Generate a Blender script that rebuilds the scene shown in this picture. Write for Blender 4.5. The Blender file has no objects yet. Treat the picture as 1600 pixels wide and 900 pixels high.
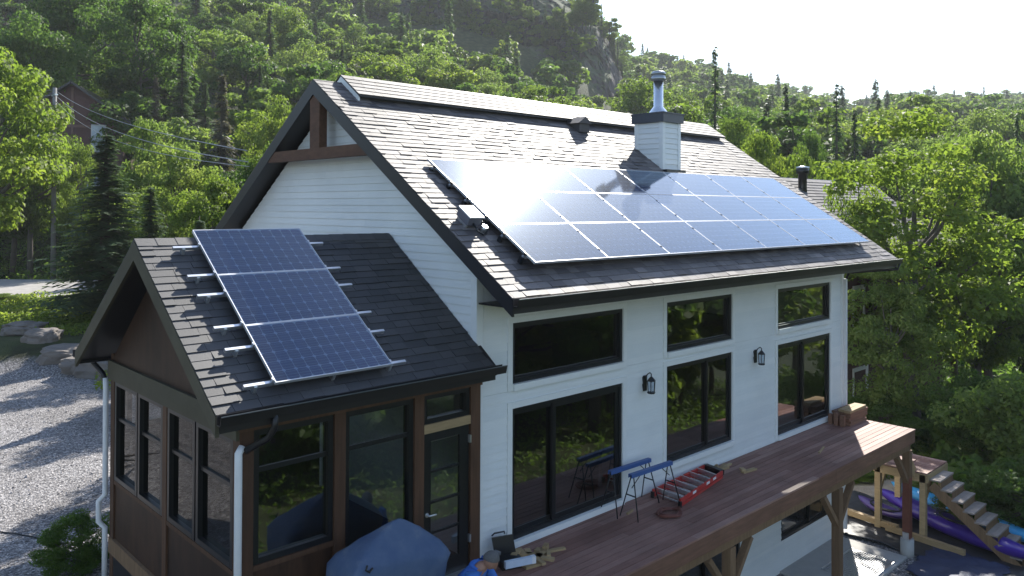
import bpy, bmesh, math, random
import numpy as np
from math import radians, sin, cos, tan, pi, atan2, sqrt, hypot
from mathutils import Vector, Matrix, noise

random.seed(7)
RNG = np.random.default_rng(7)
SC = bpy.context.scene
COL = SC.collection

# ------------------------------------------------------------------ camera
CAM = Vector((-7.87, -8.991, 5.289))
YAW, PITCH, ROLL = radians(-43.379), radians(.529), radians(.245)
cd = bpy.data.cameras.new('camera'); co = bpy.data.objects.new('camera', cd); COL.objects.link(co)
fw = Vector((sin(-YAW) * cos(PITCH), cos(YAW) * cos(PITCH), sin(PITCH)))
rt = fw.cross(Vector((0, 0, 1))).normalized(); up = rt.cross(fw)
rt2 = cos(ROLL) * rt + sin(ROLL) * up; up2 = -sin(ROLL) * rt + cos(ROLL) * up
M = Matrix((rt2, up2, -fw)).transposed().to_4x4(); M.translation = CAM
co.matrix_world = M
cd.sensor_fit = 'HORIZONTAL'; cd.sensor_width = 36; cd.lens = 1243.829 / 1600 * 36
cd.shift_x = 6.855 / 1600; cd.shift_y = -137.064 / 1600
cd.clip_start = .1; cd.clip_end = 6000
SC.camera = co

# ------------------------------------------------------------------ sky, sun, exposure
SUN_AZ, SUN_EL = radians(61), radians(37.5)
w = bpy.data.worlds.new("World"); SC.world = w; w.use_nodes = True
nt = w.node_tree; nt.nodes.clear()
out = nt.nodes.new('ShaderNodeOutputWorld'); bg = nt.nodes.new('ShaderNodeBackground'); sk = nt.nodes.new('ShaderNodeTexSky')
sk.sky_type = 'NISHITA'; sk.sun_disc = False; sk.sun_elevation = SUN_EL; sk.sun_rotation = SUN_AZ
sk.air_density = 1.0; sk.dust_density = .5; sk.ozone_density = 1.0; sk.altitude = 300
bg.inputs[1].default_value = .128
nt.links.new(sk.outputs[0], bg.inputs[0]); nt.links.new(bg.outputs[0], out.inputs[0])
sd = bpy.data.lights.new('sun', 'SUN'); so = bpy.data.objects.new('sun', sd); COL.objects.link(so)
sd.energy = 5.0; sd.angle = radians(.53); sd.color = (1, .95, .86)
S = Vector((sin(SUN_AZ) * cos(SUN_EL), cos(SUN_AZ) * cos(SUN_EL), sin(SUN_EL)))
so.rotation_euler = S.to_track_quat('Z', 'Y').to_euler(); so.location = (0, 0, 60)
SC.view_settings.view_transform = 'Standard'; SC.view_settings.look = 'None'
SC.view_settings.exposure = 1.05; SC.view_settings.gamma = 1
SC.render.engine = 'CYCLES'
SC.cycles.max_bounces = 8; SC.cycles.transparent_max_bounces = 16; SC.cycles.volume_bounces = 0

# ------------------------------------------------------------------ materials
def mat(name):
    m = bpy.data.materials.new(name); m.use_nodes = True; t = m.node_tree
    return m, t, t.nodes['Principled BSDF'], t.nodes['Material Output']
def N(t, k, **kw):
    n = t.nodes.new(k)
    for a, b in kw.items():
        if a.startswith('i_'): n.inputs[a[2:].replace('_', ' ')].default_value = b
        else: setattr(n, a, b)
    return n
def L(t, a, b): t.links.new(a, b)
def mixc(t, fac, a, b, mode='MIX'):
    n = t.nodes.new('ShaderNodeMix'); n.data_type = 'RGBA'; n.blend_type = mode
    for i, v in ((0, fac), (6, a), (7, b)):
        if hasattr(v, 'is_linked'): t.links.new(v, n.inputs[i])
        elif i == 0: n.inputs[0].default_value = v
        else: n.inputs[i].default_value = (*v, 1)
    return n.outputs[2]
def rnd(t):            # one random number per piece, whether it is an object of its own or a face of a joined part
    a = N(t, 'ShaderNodeAttribute', attribute_name='rnd'); o = N(t, 'ShaderNodeObjectInfo')
    s = N(t, 'ShaderNodeMath', operation='ADD'); L(t, a.outputs['Fac'], s.inputs[0]); L(t, o.outputs['Random'], s.inputs[1])
    f = N(t, 'ShaderNodeMath', operation='FRACT'); L(t, s.outputs[0], f.inputs[0]); return f.outputs[0]
def noisetex(t, scale, vec=None, detail=4, rough=.55, stretch=None):
    n = N(t, 'ShaderNodeTexNoise'); n.inputs['Scale'].default_value = scale; n.inputs['Detail'].default_value = detail; n.inputs['Roughness'].default_value = rough
    g = N(t, 'ShaderNodeNewGeometry') if vec is None else None
    v = g.outputs['Position'] if vec is None else vec
    if stretch:
        mp = N(t, 'ShaderNodeMapping'); mp.inputs['Scale'].default_value = stretch; L(t, v, mp.inputs[0]); v = mp.outputs[0]
    L(t, v, n.inputs['Vector']); return n.outputs['Fac']
def ramp(t, fac, stops):
    r = N(t, 'ShaderNodeValToRGB'); e = r.color_ramp.elements
    while len(e) > 1: e.remove(e[-1])
    e[0].position = stops[0][0]; e[0].color = (*stops[0][1], 1)
    for p, c in stops[1:]:
        q = e.new(p); q.color = (*c, 1)
    L(t, fac, r.inputs[0]); return r.outputs[0]
def bump(t, b, h, s=.3, d=.01):
    n = N(t, 'ShaderNodeBump'); n.inputs['Strength'].default_value = s; n.inputs['Distance'].default_value = d
    L(t, h, n.inputs['Height']); L(t, n.outputs[0], b.inputs['Normal'])
def simple(name, c, rough=.6, metal=0, var=.15, scale=8, bs=0, spec=None):
    m, t, b, o = mat(name)
    n = noisetex(t, scale)
    c0 = tuple(v * (1 - var) for v in c); c1 = tuple(min(1, v * (1 + var)) for v in c)
    L(t, mixc(t, n, c0, c1), b.inputs['Base Color'])
    b.inputs['Roughness'].default_value = rough; b.inputs['Metallic'].default_value = metal
    if spec is not None: b.inputs['Specular IOR Level'].default_value = spec
    if bs: bump(t, b, noisetex(t, scale * 6), bs)
    return m
def pieces(name, stops, rough=.7, grain=None, gscale=1, gamt=.25, bs=.3, stain=0, spec=.3):
    m, t, b, o = mat(name)
    c = ramp(t, rnd(t), stops)
    if grain:
        g = noisetex(t, gscale, stretch=grain, detail=6, rough=.65)
        gr = ramp(t, g, [(.3, (1 - gamt,) * 3), (.7, (1 + 0 * gamt,) * 3)])
        c = mixc(t, 1, c, gr, 'MULTIPLY')
        bump(t, b, g, bs, .004)
    if stain:
        c = mixc(t, 1, c, ramp(t, noisetex(t, .9, detail=5), [(.35, (1 - stain,) * 3), (.62, (1, 1, 1))]), 'MULTIPLY')
    L(t, c, b.inputs['Base Color']); b.inputs['Roughness'].default_value = rough; b.inputs['Specular IOR Level'].default_value = spec
    return m
MT = {}
MT['siding'] = pieces('white_siding_paint', [(0, (.74, .76, .76)), (1, (.80, .81, .80))], .5, (1, 1, 14), 3, .06, .15, .07)
MT['trim'] = simple('white_trim', (.76, .77, .76), .5, var=.04)
MT['dark'] = simple('dark_brown_trim', (.011, .010, .012), .42, var=.3, scale=3)
MT['black'] = simple('black_frame', (.008, .009, .011), .35, var=.2)
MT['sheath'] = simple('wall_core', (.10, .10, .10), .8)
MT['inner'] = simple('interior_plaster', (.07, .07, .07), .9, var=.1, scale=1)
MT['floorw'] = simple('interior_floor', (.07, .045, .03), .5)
MT['shingle'] = pieces('asphalt_shingle', [(0, (.052, .042, .042)), (.3, (.088, .073, .073)), (.6, (.125, .105, .102)), (.85, (.16, .137, .132)), (1, (.22, .19, .183))], .68, (60, 60, 60), 1, .4, .6, .2, 1.0)
MT['shingle2'] = pieces('charcoal_shingle', [(0, (.016, .016, .020)), (.4, (.028, .027, .032)), (1, (.052, .049, .053))], .66, (60, 60, 60), 1, .35, .4, .15, 1.0)
MT['deck'] = pieces('stained_deck_board', [(0, (.27, .135, .105)), (.5, (.34, .18, .145)), (1, (.43, .255, .21))], .62, (.7, 14, 14), 3, .35, .3, .3)
MT['deckbeam'] = pieces('stained_beam', [(0, (.23, .115, .075)), (1, (.32, .17, .11))], .7, (.7, 9, 9), 3, .4, .3, .25)
MT['timber'] = pieces('treated_timber', [(0, (.20, .12, .068)), (1, (.29, .18, .10))], .75, (9, 9, .8), 2, .35, .3, .15)
MT['redpost'] = simple('red_stained_post', (.16, .05, .03), .6, var=.3)
MT['lumber'] = pieces('fresh_lumber', [(0, (.36, .25, .13)), (1, (.52, .38, .21))], .7, (1.5, 1.5, 9), 3, .25, .3, 0)
MT['gwood'] = pieces('gable_timber', [(0, (.085, .042, .026)), (1, (.15, .075, .045))], .7, (6, 2, 6), 2, .45, .3, .2)
MT['pwood'] = pieces('porch_panel_wood', [(0, (.045, .022, .013)), (1, (.085, .042, .024))], .55, (5, 3, 1), 1.4, .5, .3, .35)
MT['ppost'] = pieces('porch_post_wood', [(0, (.085, .042, .024)), (1, (.13, .065, .036))], .6, (8, 8, .8), 2, .4, .3, .1)
MT['prake'] = pieces('porch_rake_board', [(0, (.075, .07, .045)), (1, (.10, .09, .06))], .6, (1, 1, 1), 2, .3, .2, .2)
MT['alu'] = simple('brushed_aluminium', (.72, .73, .75), .32, .9, var=.08, scale=20)
MT['steel'] = simple('stainless_flue', (.75, .76, .78), .25, 1, var=.05)
MT['dsp'] = simple('white_downspout', (.74, .74, .75), .4, var=.04)
MT['conc'] = simple('concrete', (.42, .41, .39), .85, var=.18, scale=5, bs=.4)
MT['blue'] = simple('blue_sawhorse_paint', (.05, .11, .30), .45)
MT['redp'] = simple('red_fibreglass', (.42, .03, .025), .5, var=.2)
MT['coil'] = simple('brown_hose', (.16, .05, .035), .6)
MT['bldark'] = simple('dark_red_boards', (.075, .022, .02), .7, var=.3, scale=2)
MT['rock'] = None

def glass(name, tint=(.42, .47, .46), rough=.02, ior=1.5, wave=.0, boost=0):
    m, t, b, o = mat(name); t.nodes.remove(b)
    tr = N(t, 'ShaderNodeBsdfTransparent'); tr.inputs[0].default_value = (*tint, 1)
    gl = N(t, 'ShaderNodeBsdfGlossy'); gl.inputs['Roughness'].default_value = rough; gl.inputs['Color'].default_value = (1, 1, 1, 1)
    fr = N(t, 'ShaderNodeFresnel'); fr.inputs[0].default_value = ior
    f = fr.outputs[0]
    if boost:
        a = N(t, 'ShaderNodeMath', operation='MULTIPLY_ADD'); L(t, f, a.inputs[0]); a.inputs[1].default_value = 1 - boost; a.inputs[2].default_value = boost; f = a.outputs[0]
    mx = N(t, 'ShaderNodeMixShader'); L(t, f, mx.inputs[0]); L(t, tr.outputs[0], mx.inputs[1]); L(t, gl.outputs[0], mx.inputs[2])
    if wave:
        bu = N(t, 'ShaderNodeBump'); bu.inputs['Strength'].default_value = wave; bu.inputs['Distance'].default_value = .01
        L(t, noisetex(t, 1.1, detail=1), bu.inputs['Height'])
        L(t, bu.outputs[0], gl.inputs['Normal'])
    L(t, mx.outputs[0], o.inputs[0]); return m
MT['glass'] = glass('window_glass', wave=.15, boost=.17)
def panelglass():
    m, t, b, o = mat('solar_glass'); t.nodes.remove(b)
    tr = N(t, 'ShaderNodeBsdfTransparent'); tr.inputs[0].default_value = (.92, .94, .97, 1)
    g1 = N(t, 'ShaderNodeBsdfGlossy'); g1.inputs['Roughness'].default_value = .07; g1.inputs['Color'].default_value = (.74, .87, 1, 1)
    g2 = N(t, 'ShaderNodeBsdfGlossy'); g2.inputs['Roughness'].default_value = .40; g2.inputs['Color'].default_value = (.80, .88, 1, 1)
    fr = N(t, 'ShaderNodeFresnel'); fr.inputs[0].default_value = 1.5
    a = N(t, 'ShaderNodeMath', operation='MULTIPLY_ADD'); L(t, fr.outputs[0], a.inputs[0]); a.inputs[1].default_value = 1.5; a.inputs[2].default_value = .0; a.use_clamp = True
    du = N(t, 'ShaderNodeMath', operation='MULTIPLY'); L(t, fr.outputs[0], du.inputs[0]); du.inputs[1].default_value = .07
    m1 = N(t, 'ShaderNodeMixShader'); L(t, a.outputs[0], m1.inputs[0]); L(t, tr.outputs[0], m1.inputs[1]); L(t, g1.outputs[0], m1.inputs[2])
    m2 = N(t, 'ShaderNodeMixShader'); L(t, du.outputs[0], m2.inputs[0]); L(t, m1.outputs[0], m2.inputs[1]); L(t, g2.outputs[0], m2.inputs[2])
    L(t, m2.outputs[0], o.inputs[0]); return m
MT['pglass'] = panelglass()
MT['sglass'] = glass('porch_screen_glass', (.40, .42, .42), .03, 1.35, wave=.1, boost=.02)
MT['lglass'] = glass('lantern_glass', (.8, .85, .9), .05)

def cellmat():
    m, t, b, o = mat('solar_cell')
    L(t, ramp(t, rnd(t), [(0, (.010, .030, .125)), (1, (.014, .040, .160))]), b.inputs['Base Color'])
    b.inputs['Roughness'].default_value = .3
    return m
MT['cell'] = cellmat()
MT['sheet'] = simple('panel_backsheet', (.30, .38, .52), .5, var=.05)
MT['dust'] = simple('panel_frame', (.62, .63, .66), .4, .6, var=.1, scale=30)

# ------------------------------------------------------------------ mesh helper
class MB:
    def __init__(s): s.v = []; s.f = []; s.r = []; s.sm = []
    def hexa(s, p, r=0):                       # p: 8 points, bottom ring 0-3, top ring 4-7
        b = len(s.v); s.v += [tuple(q) for q in p]
        for q in ((3, 2, 1, 0), (4, 5, 6, 7), (0, 1, 5, 4), (1, 2, 6, 5), (2, 3, 7, 6), (3, 0, 4, 7)):
            s.f.append(tuple(b + i for i in q)); s.r.append(r); s.sm.append(False)
        return s
    def box(s, x0, x1, y0, y1, z0, z1, r=0):
        return s.hexa([(x0, y0, z0), (x1, y0, z0), (x1, y1, z0), (x0, y1, z0), (x0, y0, z1), (x1, y0, z1), (x1, y1, z1), (x0, y1, z1)], r)
    def beam(s, a, b, w, h, upv=(0, 0, 1), r=0):
        a, b = Vector(a), Vector(b); d = (b - a).normalized(); u = Vector(upv)
        sd_ = d.cross(u)
        if sd_.length < 1e-4: sd_ = d.cross(Vector((0, 1, 0)))
        sd_.normalize(); u = sd_.cross(d)
        p = [a - sd_ * w / 2 - u * h / 2, a + sd_ * w / 2 - u * h / 2, b + sd_ * w / 2 - u * h / 2, b - sd_ * w / 2 - u * h / 2]
        return s.hexa(p + [q + u * h for q in p], r)
    def poly(s, pts, r=0, smooth=False):
        b = len(s.v); s.v += [tuple(q) for q in pts]; s.f.append(tuple(range(b, b + len(pts)))); s.r.append(r); s.sm.append(smooth); return s
    def prism(s, pts, d, r=0):                 # pts polygon, extruded by vector d
        d = Vector(d); n = len(pts); b = len(s.v)
        s.v += [tuple(q) for q in pts] + [tuple(Vector(q) + d) for q in pts]
        s.f.append(tuple(range(b + n - 1, b - 1, -1))); s.f.append(tuple(range(b + n, b + 2 * n)))
        for i in range(n): s.f.append((b + i, b + (i + 1) % n, b + n + (i + 1) % n, b + n + i))
        s.r += [r] * (n + 2); s.sm += [False] * (n + 2); return s
    def tube(s, pts, rad, n=8, cap=True, r=0, smooth=True):
        pts = [Vector(p) for p in pts]; k = len(pts); rads = rad if hasattr(rad, '__len__') else [rad] * k
        b = len(s.v); prev = None
        for i, p in enumerate(pts):
            d = (pts[min(i + 1, k - 1)] - pts[max(i - 1, 0)]).normalized()
            if prev is None:
                u = d.cross(Vector((0, 0, 1)))
                if u.length < .01: u = d.cross(Vector((1, 0, 0)))
                u.normalize()
            else:
                u = prev - d * prev.dot(d); u.normalize()
            prev = u; v = d.cross(u)
            for j in range(n):
                a = 2 * pi * j / n; s.v.append(tuple(p + (u * cos(a) + v * sin(a)) * rads[i]))
        for i in range(k - 1):
            for j in range(n):
                s.f.append((b + i * n + j, b + i * n + (j + 1) % n, b + (i + 1) * n + (j + 1) % n, b + (i + 1) * n + j)); s.r.append(r); s.sm.append(smooth)
        if cap:
            s.f.append(tuple(b + j for j in range(n - 1, -1, -1))); s.f.append(tuple(b + (k - 1) * n + j for j in range(n))); s.r += [r, r]; s.sm += [False, False]
        return s
    def loft(s, rings, cap=True, smooth=True, r=0):
        b = len(s.v); n = len(rings[0])
        for q in rings: s.v += [tuple(p) for p in q]
        for i in range(len(rings) - 1):
            for j in range(n):
                s.f.append((b + i * n + j, b + i * n + (j + 1) % n, b + (i + 1) * n + (j + 1) % n, b + (i + 1) * n + j)); s.r.append(r); s.sm.append(smooth)
        if cap:
            s.f.append(tuple(b + j for j in range(n - 1, -1, -1))); s.f.append(tuple(b + (len(rings) - 1) * n + j for j in range(n))); s.r += [r, r]; s.sm += [smooth, smooth]
        return s
    def mesh(s, name, m):
        me = bpy.data.meshes.new(name); me.from_pydata(s.v, [], s.f)
        if m: me.materials.append(m)
        me.polygons.foreach_set('use_smooth', s.sm)
        if any(s.r):
            at = me.attributes.new('rnd', 'FLOAT', 'FACE'); at.data.foreach_set('value', s.r)
        me.update(); return me
    def build(s, name, m, parent=None, world=True, loc=None, kind=None):
        o = bpy.data.objects.new(name, s.mesh(name, MT[m] if isinstance(m, str) else m)); COL.objects.link(o)
        attach(o, parent, world, loc)
        if kind: o['kind'] = kind
        return o
def wloc(o):
    v = Vector(o.location)
    while o.parent: o = o.parent; v += Vector(o.location)
    return v
def attach(o, parent, world=True, loc=None):
    o.parent = parent
    if loc is not None: o.location = Vector(loc) - (wloc(parent) if parent and world else Vector())
    elif parent and world: o.location = -wloc(parent)
def thing(name, label, cat, loc=(0, 0, 0), group=None):
    o = bpy.data.objects.new(name, None); COL.objects.link(o); o.location = loc; o.empty_display_size = .2
    o['label'] = label; o['category'] = cat
    if group: o['group'] = group
    return o
def tag(o, label, cat, group=None):
    o['label'] = label; o['category'] = cat
    if group: o['group'] = group
    return o
def inst(name, me, parent, loc, rot=(0, 0, 0), sc=None):
    o = bpy.data.objects.new(name, me); COL.objects.link(o); o.parent = parent; o.location = loc; o.rotation_euler = rot
    if sc is not None: o.scale = sc if hasattr(sc, '__len__') else (sc,) * 3
    return o

# ------------------------------------------------------------------ terrain height
def sstep(a, b, x):
    t = np.clip((x - a) / (b - a), 0, 1); return t * t * (3 - 2 * t)
ANG = np.radians([-80, -55, -32, -18, -9, 0, 5.5, 7.2, 8.5, 11.5, 18, 23, 27, 33, 45, 60, 80])
TSK = [.26, .30, .315, .30, .285, .285, .262, .236, .208, .186, .156, .130, .141, .143, .13, .10, .08]
DSK = [240, 230, 225, 235, 260, 285, 285, 300, 380, 450, 520, 620, 720, 800, 800, 800, 800]
PEX = [1.06, 1.06, 1.06, 1.1, 1.5, 1.75, 2.1, 2.15, 1.5, 1.2, 1.1, 1.06, 1.06, 1.06, 1.06, 1.06, 1.06]
R0 = [70, 68, 67, 56, 42, 34, 34, 34, 34, 36, 40, 44, 46, 50, 60, 80, 100]
def height(x, y, detail=True):
    x = np.asarray(x, float); y = np.asarray(y, float)
    dx = x - CAM.x; dy = y - CAM.y
    dep = dx * fw.x + dy * fw.y; lat = dx * fw.y - dy * fw.x
    r = np.hypot(dx, dy); a = np.arctan2(lat, dep)
    t = np.interp(a, ANG, TSK); D = np.interp(a, ANG, DSK); r0 = np.interp(a, ANG, R0)
    zD = 5.3 + t * D * np.cos(np.clip(a, -1.2, 1.2)) - 8
    s = np.clip((r - r0) / (D - r0), 0, 1.35)
    pe = np.interp(a, ANG, PEX)
    far = (zD + .8) * np.where(s < 1, s ** pe, 1 + (s - 1) * .15)
    wgt = 1 - sstep(1.25, 1.6, np.abs(a))
    # near ground: drive level behind and left of the house, a storey lower in front and to the right
    near = -.8 - 2.23 * np.maximum(sstep(3.2, .2, y) * sstep(-12, -4, x) + sstep(3, -3, y) * sstep(-4, -12, x), sstep(9.5, 13.2, x) * sstep(16, 5, y))
    near = near - .16 * np.clip(-y - 3.5, 0, 60) * sstep(2, 14, x + 6) - 2.2 * sstep(18, 40, x) * sstep(22, -8, y)
    near = near + .95 * sstep(27.5, 30.5, dep) * sstep(-6, -12, lat)
    near = np.where((x > .25) & (x < 12.2) & (y > .25) & (y < 8), -3.35, near)
    z = near + far * wgt * sstep(0, 1, s * 12)
    if detail:
        amp = np.clip((r - 45) / 90, 0, 1) * 3.0
        z = z + amp * (np.sin(x * .045 + 1.3) * np.cos(y * .038 + .4) + .5 * np.sin(x * .11 + y * .07))
    return z
def hz(x, y): return float(height(x, y))
def at_px(px, depth, py=None):                 # point on the ray of a pixel column at a given depth
    d = fw + rt * (px - 793.1) / 1243.8
    p = CAM + d * depth; return p.x, p.y
def z_px(py, depth): return CAM.z - (py - 324.4) / 1243.8 * depth

# ------------------------------------------------------------------ ground
def ground_mat():
    m, t, b, o = mat('ground_surface')
    g = N(t, 'ShaderNodeNewGeometry'); P_ = g.outputs['Position']
    sp = N(t, 'ShaderNodeSeparateXYZ'); L(t, P_, sp.inputs[0])
    v = N(t, 'ShaderNodeTexVoronoi'); v.inputs['Scale'].default_value = 30; L(t, P_, v.inputs['Vector'])
    v2 = N(t, 'ShaderNodeTexVoronoi'); v2.inputs['Scale'].default_value = 7; L(t, P_, v2.inputs['Vector'])
    wn = N(t, 'ShaderNodeSeparateColor'); L(t, v.outputs['Color'], wn.inputs[0])
    gr = ramp(t, wn.outputs[0], [(0, (.075, .075, .08)), (.45, (.22, .21, .212)), (.8, (.37, .355, .355)), (1, (.58, .56, .56))])
    gr = mixc(t, 1, gr, ramp(t, noisetex(t, .35, detail=7, rough=.65), [(.3, (.58, .57, .56)), (.5, (.85, .84, .83)), (.7, (1, 1, 1))]), 'MULTIPLY')
    fo = ramp(t, noisetex(t, .8, detail=6), [(.3, (.018, .022, .010)), (.55, (.045, .06, .02)), (.75, (.09, .085, .045))])
    sa = ramp(t, noisetex(t, 1.5, detail=6), [(.3, (.30, .24, .18)), (.7, (.46, .39, .31))])
    a = N(t, 'ShaderNodeAttribute', attribute_name='zone')
    z = N(t, 'ShaderNodeSeparateColor'); L(t, a.outputs['Color'], z.inputs[0])
    def edge(ch, k=.25):
        ad = N(t, 'ShaderNodeMath', operation='ADD'); L(t, z.outputs[ch], ad.inputs[0])
        s2 = N(t, 'ShaderNodeMath', operation='MULTIPLY_ADD'); L(t, noisetex(t, 1.2, detail=5), s2.inputs[0]); s2.inputs[1].default_value = k * 2; s2.inputs[2].default_value = -k
        L(t, s2.outputs[0], ad.inputs[1])
        mr = N(t, 'ShaderNodeMapRange'); mr.inputs[1].default_value = .42; mr.inputs[2].default_value = .58; L(t, ad.outputs[0], mr.inputs[0]); return mr.outputs[0]
    c = mixc(t, edge(0), fo, gr); c = mixc(t, edge(1), c, sa)
    L(t, c, b.inputs['Base Color']); b.inputs['Roughness'].default_value = .9; b.inputs['Specular IOR Level'].default_value = .25
    bump(t, b, v.outputs['Distance'], .8, .03)
    return m
def make_ground():
    rs = list(np.arange(0, 45, .3)); r = 45.
    while r < 1500: rs.append(r); r *= 1.022
    rs = np.array(rs); na = 420
    # finer in the field of view
    a = np.concatenate([np.linspace(-pi, -.72, 90, endpoint=False), np.linspace(-.72, .72, 260, endpoint=False), np.linspace(.72, pi, 90, endpoint=False)]); na = len(a)
    Rr, A = np.meshgrid(rs, a, indexing='ij')
    X = CAM.x + Rr * (np.cos(A) * fw.x + np.sin(A) * fw.y); Y = CAM.y + Rr * (np.cos(A) * fw.y - np.sin(A) * fw.x)
    Z = height(X, Y)
    nr = len(rs); v = np.stack([X, Y, Z], -1).reshape(-1, 3)
    i, j = np.meshgrid(np.arange(nr - 1), np.arange(na), indexing='ij'); j2 = (j + 1) % na
    f = np.stack([i * na + j, (i + 1) * na + j, (i + 1) * na + j2, i * na + j2], -1).reshape(-1, 4)[:, ::-1]
    me = bpy.data.meshes.new('ground'); me.vertices.add(len(v)); me.vertices.foreach_set('co', v.ravel())
    me.loops.add(f.size); me.loops.foreach_set('vertex_index', f.ravel().astype(np.int32))
    me.polygons.add(len(f)); me.polygons.foreach_set('loop_start', np.arange(0, f.size, 4, dtype=np.int32))
    me.update(calc_edges=True); me.polygons.foreach_set('use_smooth', np.ones(len(f), bool))
    x, y = v[:, 0], v[:, 1]; dx, dy = x - CAM.x, y - CAM.y; dep = dx * fw.x + dy * fw.y; lat = dx * fw.y - dy * fw.x
    zone = np.zeros((len(v), 4), np.float32); zone[:, 3] = 1
    grav = sstep(11, 8, np.abs(x + 6)) * sstep(-6, -2, y) * sstep(30.5, 27.5, dep)
    grav = np.maximum(grav, sstep(2.2, 1.2, np.abs(dep - 38 - .35 * (lat + 40))) * sstep(-16, -19, lat))
    grav = np.maximum(grav, sstep(1, 3, x) * sstep(13.4, 12.8, x) * sstep(4, 1, y) * sstep(-6, -4, y))
    sand = sstep(4.5, 2.5, np.hypot(x - 15.7, (y - 1.6))) * sstep(3.9, 3.3, y)
    zone[:, 0] = grav; zone[:, 1] = sand
    at = me.attributes.new('zone', 'FLOAT_COLOR', 'POINT'); at.data.foreach_set('color', zone.ravel())
    me.materials.append(ground_mat())
    o = bpy.data.objects.new('ground', me); COL.objects.link(o); o['kind'] = 'structure'
make_ground()
def make_road():
    m, t, b, o = mat('road_surface'); g = noisetex(t, 2, detail=6)
    L(t, ramp(t, g, [(.3, (.27, .255, .24)), (.7, (.36, .34, .32))]), b.inputs['Base Color']); b.inputs['Roughness'].default_value = .85
    bump(t, b, noisetex(t, 40), .3)
    lats = np.linspace(-90, 12, 60); deps = np.linspace(44.8, 55.5, 8); mb = MB(); P_ = []
    for la in lats:
        for de in deps:
            d = de + .5 * sin(la * .09) + .0 * la
            x = CAM.x + fw.x * d + fw.y * la; y = CAM.y + fw.y * d - fw.x * la
            P_.append((x, y, max(hz(x, y), .1) + .05))
    mb.v = P_; n = len(deps)
    for i in range(len(lats) - 1):
        for j in range(n - 1): mb.f.append((i * n + j, i * n + n + j, i * n + n + j + 1, i * n + j + 1)); mb.r.append(0); mb.sm.append(True)
    o = mb.build('road', m); o['kind'] = 'structure'
make_road()

# ------------------------------------------------------------------ walls and boards
def spans(a, b, z0, z1, holes):
    """intervals of [a,b] at height band z0..z1 outside the holes (h = a0,a1,z0,z1)"""
    iv = [(a, b)]
    for h in holes:
        if h[2] < z1 - 1e-4 and h[3] > z0 + 1e-4:
            nv = []
            for p, q in iv:
                if h[1] <= p or h[0] >= q: nv.append((p, q)); continue
                if h[0] > p: nv.append((p, h[0]))
                if h[1] < q: nv.append((h[1], q))
            iv = nv
    return [i for i in iv if i[1] - i[0] > .02]
def wall_core(mb, P3, z0, z1, ext, holes, th):
    """P3(a, z, d): world point; ext(z) -> (a0, a1)"""
    zs = sorted({z0, z1} | {h[2] for h in holes if z0 < h[2] < z1} | {h[3] for h in holes if z0 < h[3] < z1})
    for q0, q1 in zip(zs[:-1], zs[1:]):
        lo, hi = ext(q0 + 1e-4), ext(q1 - 1e-4); mid = ext((q0 + q1) / 2)
        for p, q in spans(min(lo[0], hi[0]), max(lo[1], hi[1]), q0, q1, holes):
            al, bl = max(p, lo[0]), min(q, lo[1]); ah, bh = max(p, hi[0]), min(q, hi[1])
            if bl <= al: continue
            if bh < ah: ah = bh = (ah + bh) / 2
            mb.hexa([P3(al, q0, 0), P3(bl, q0, 0), P3(bl, q0, th), P3(al, q0, th), P3(ah, q1, 0), P3(bh, q1, 0), P3(bh, q1, th), P3(ah, q1, th)])
def siding(parent, P3, z0, z1, ext, holes, step=.127, name='siding_board', m='siding', joint=5.2, hidden=-99):
    z = z0; k = 0; n = 0; low = MB()
    while z < z1 - .01:
        zt = min(z + step, z1); e0, e1 = ext(z), ext(zt)
        cuts = sorted({z, zt} | {h[2] for h in holes if z < h[2] < zt} | {h[3] for h in holes if z < h[3] < zt})
        for c0, c1 in zip(cuts[:-1], cuts[1:]):
            if c1 - c0 < .012: continue
            l0, l1 = ext(c0), ext(c1)
            for p, q in spans(min(l0[0], l1[0]), max(l0[1], l1[1]), c0, c1, holes):
                js = [p]; s_ = p + joint * (.35 + .65 * random.random())
                while s_ < q - .6: js.append(s_); s_ += joint
                js.append(q)
                for a0, a1 in zip(js[:-1], js[1:]):
                    a1 -= .002 if a1 != q else 0
                    al, bl = max(a0, l0[0]), min(a1, l0[1]); ah, bh = max(a0, l1[0]), min(a1, l1[1])
                    if bl - al < .02: continue
                    if bh < ah: ah = bh = (ah + bh) / 2
                    f0 = (c0 - z) / step; f1 = (c1 - z) / step
                    d0 = -.022 + .017 * f0; d1 = -.022 + .017 * f1
                    mb = MB() if c0 > hidden else low; mb.hexa([P3(al, c0, d0), P3(bl, c0, d0), P3(bl, c0, 0), P3(al, c0, 0), P3(ah, c1 - .001, d1), P3(bh, c1 - .001, d1), P3(bh, c1 - .001, 0), P3(ah, c1 - .001, 0)], 0 if c0 > hidden else random.random() * .99 + .005)
                    if c0 > hidden: mb.build(name, m, parent); n += 1
        z = zt; k += 1
    if low.v: low.build('siding_courses', m, parent, kind='stuff')
    return n

LX, RY, TH = 12.48, 4.13, radians(33.909)
TT = tan(TH); ZE, YE = 4.057, -1.204
X0R, X1R = -.42, 12.89
def zroof(y): return ZE + (y - YE) * TT if y <= RY else ZE + (2 * RY - y - YE) * TT
def F3(a, z, d): return (a, d, z)                      # front wall, outside is -y
def G3(a, z, d): return (d, a, z)                      # left gable wall, outside is -x
def H3(a, z, d): return (LX - d, a, z)
def B3(a, z, d): return (a, 2 * RY - d, z)

house = thing('house', 'white clapboard house with dark brown gabled roof and tall black framed windows', 'house', (0, 0, -3.03))
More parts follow.
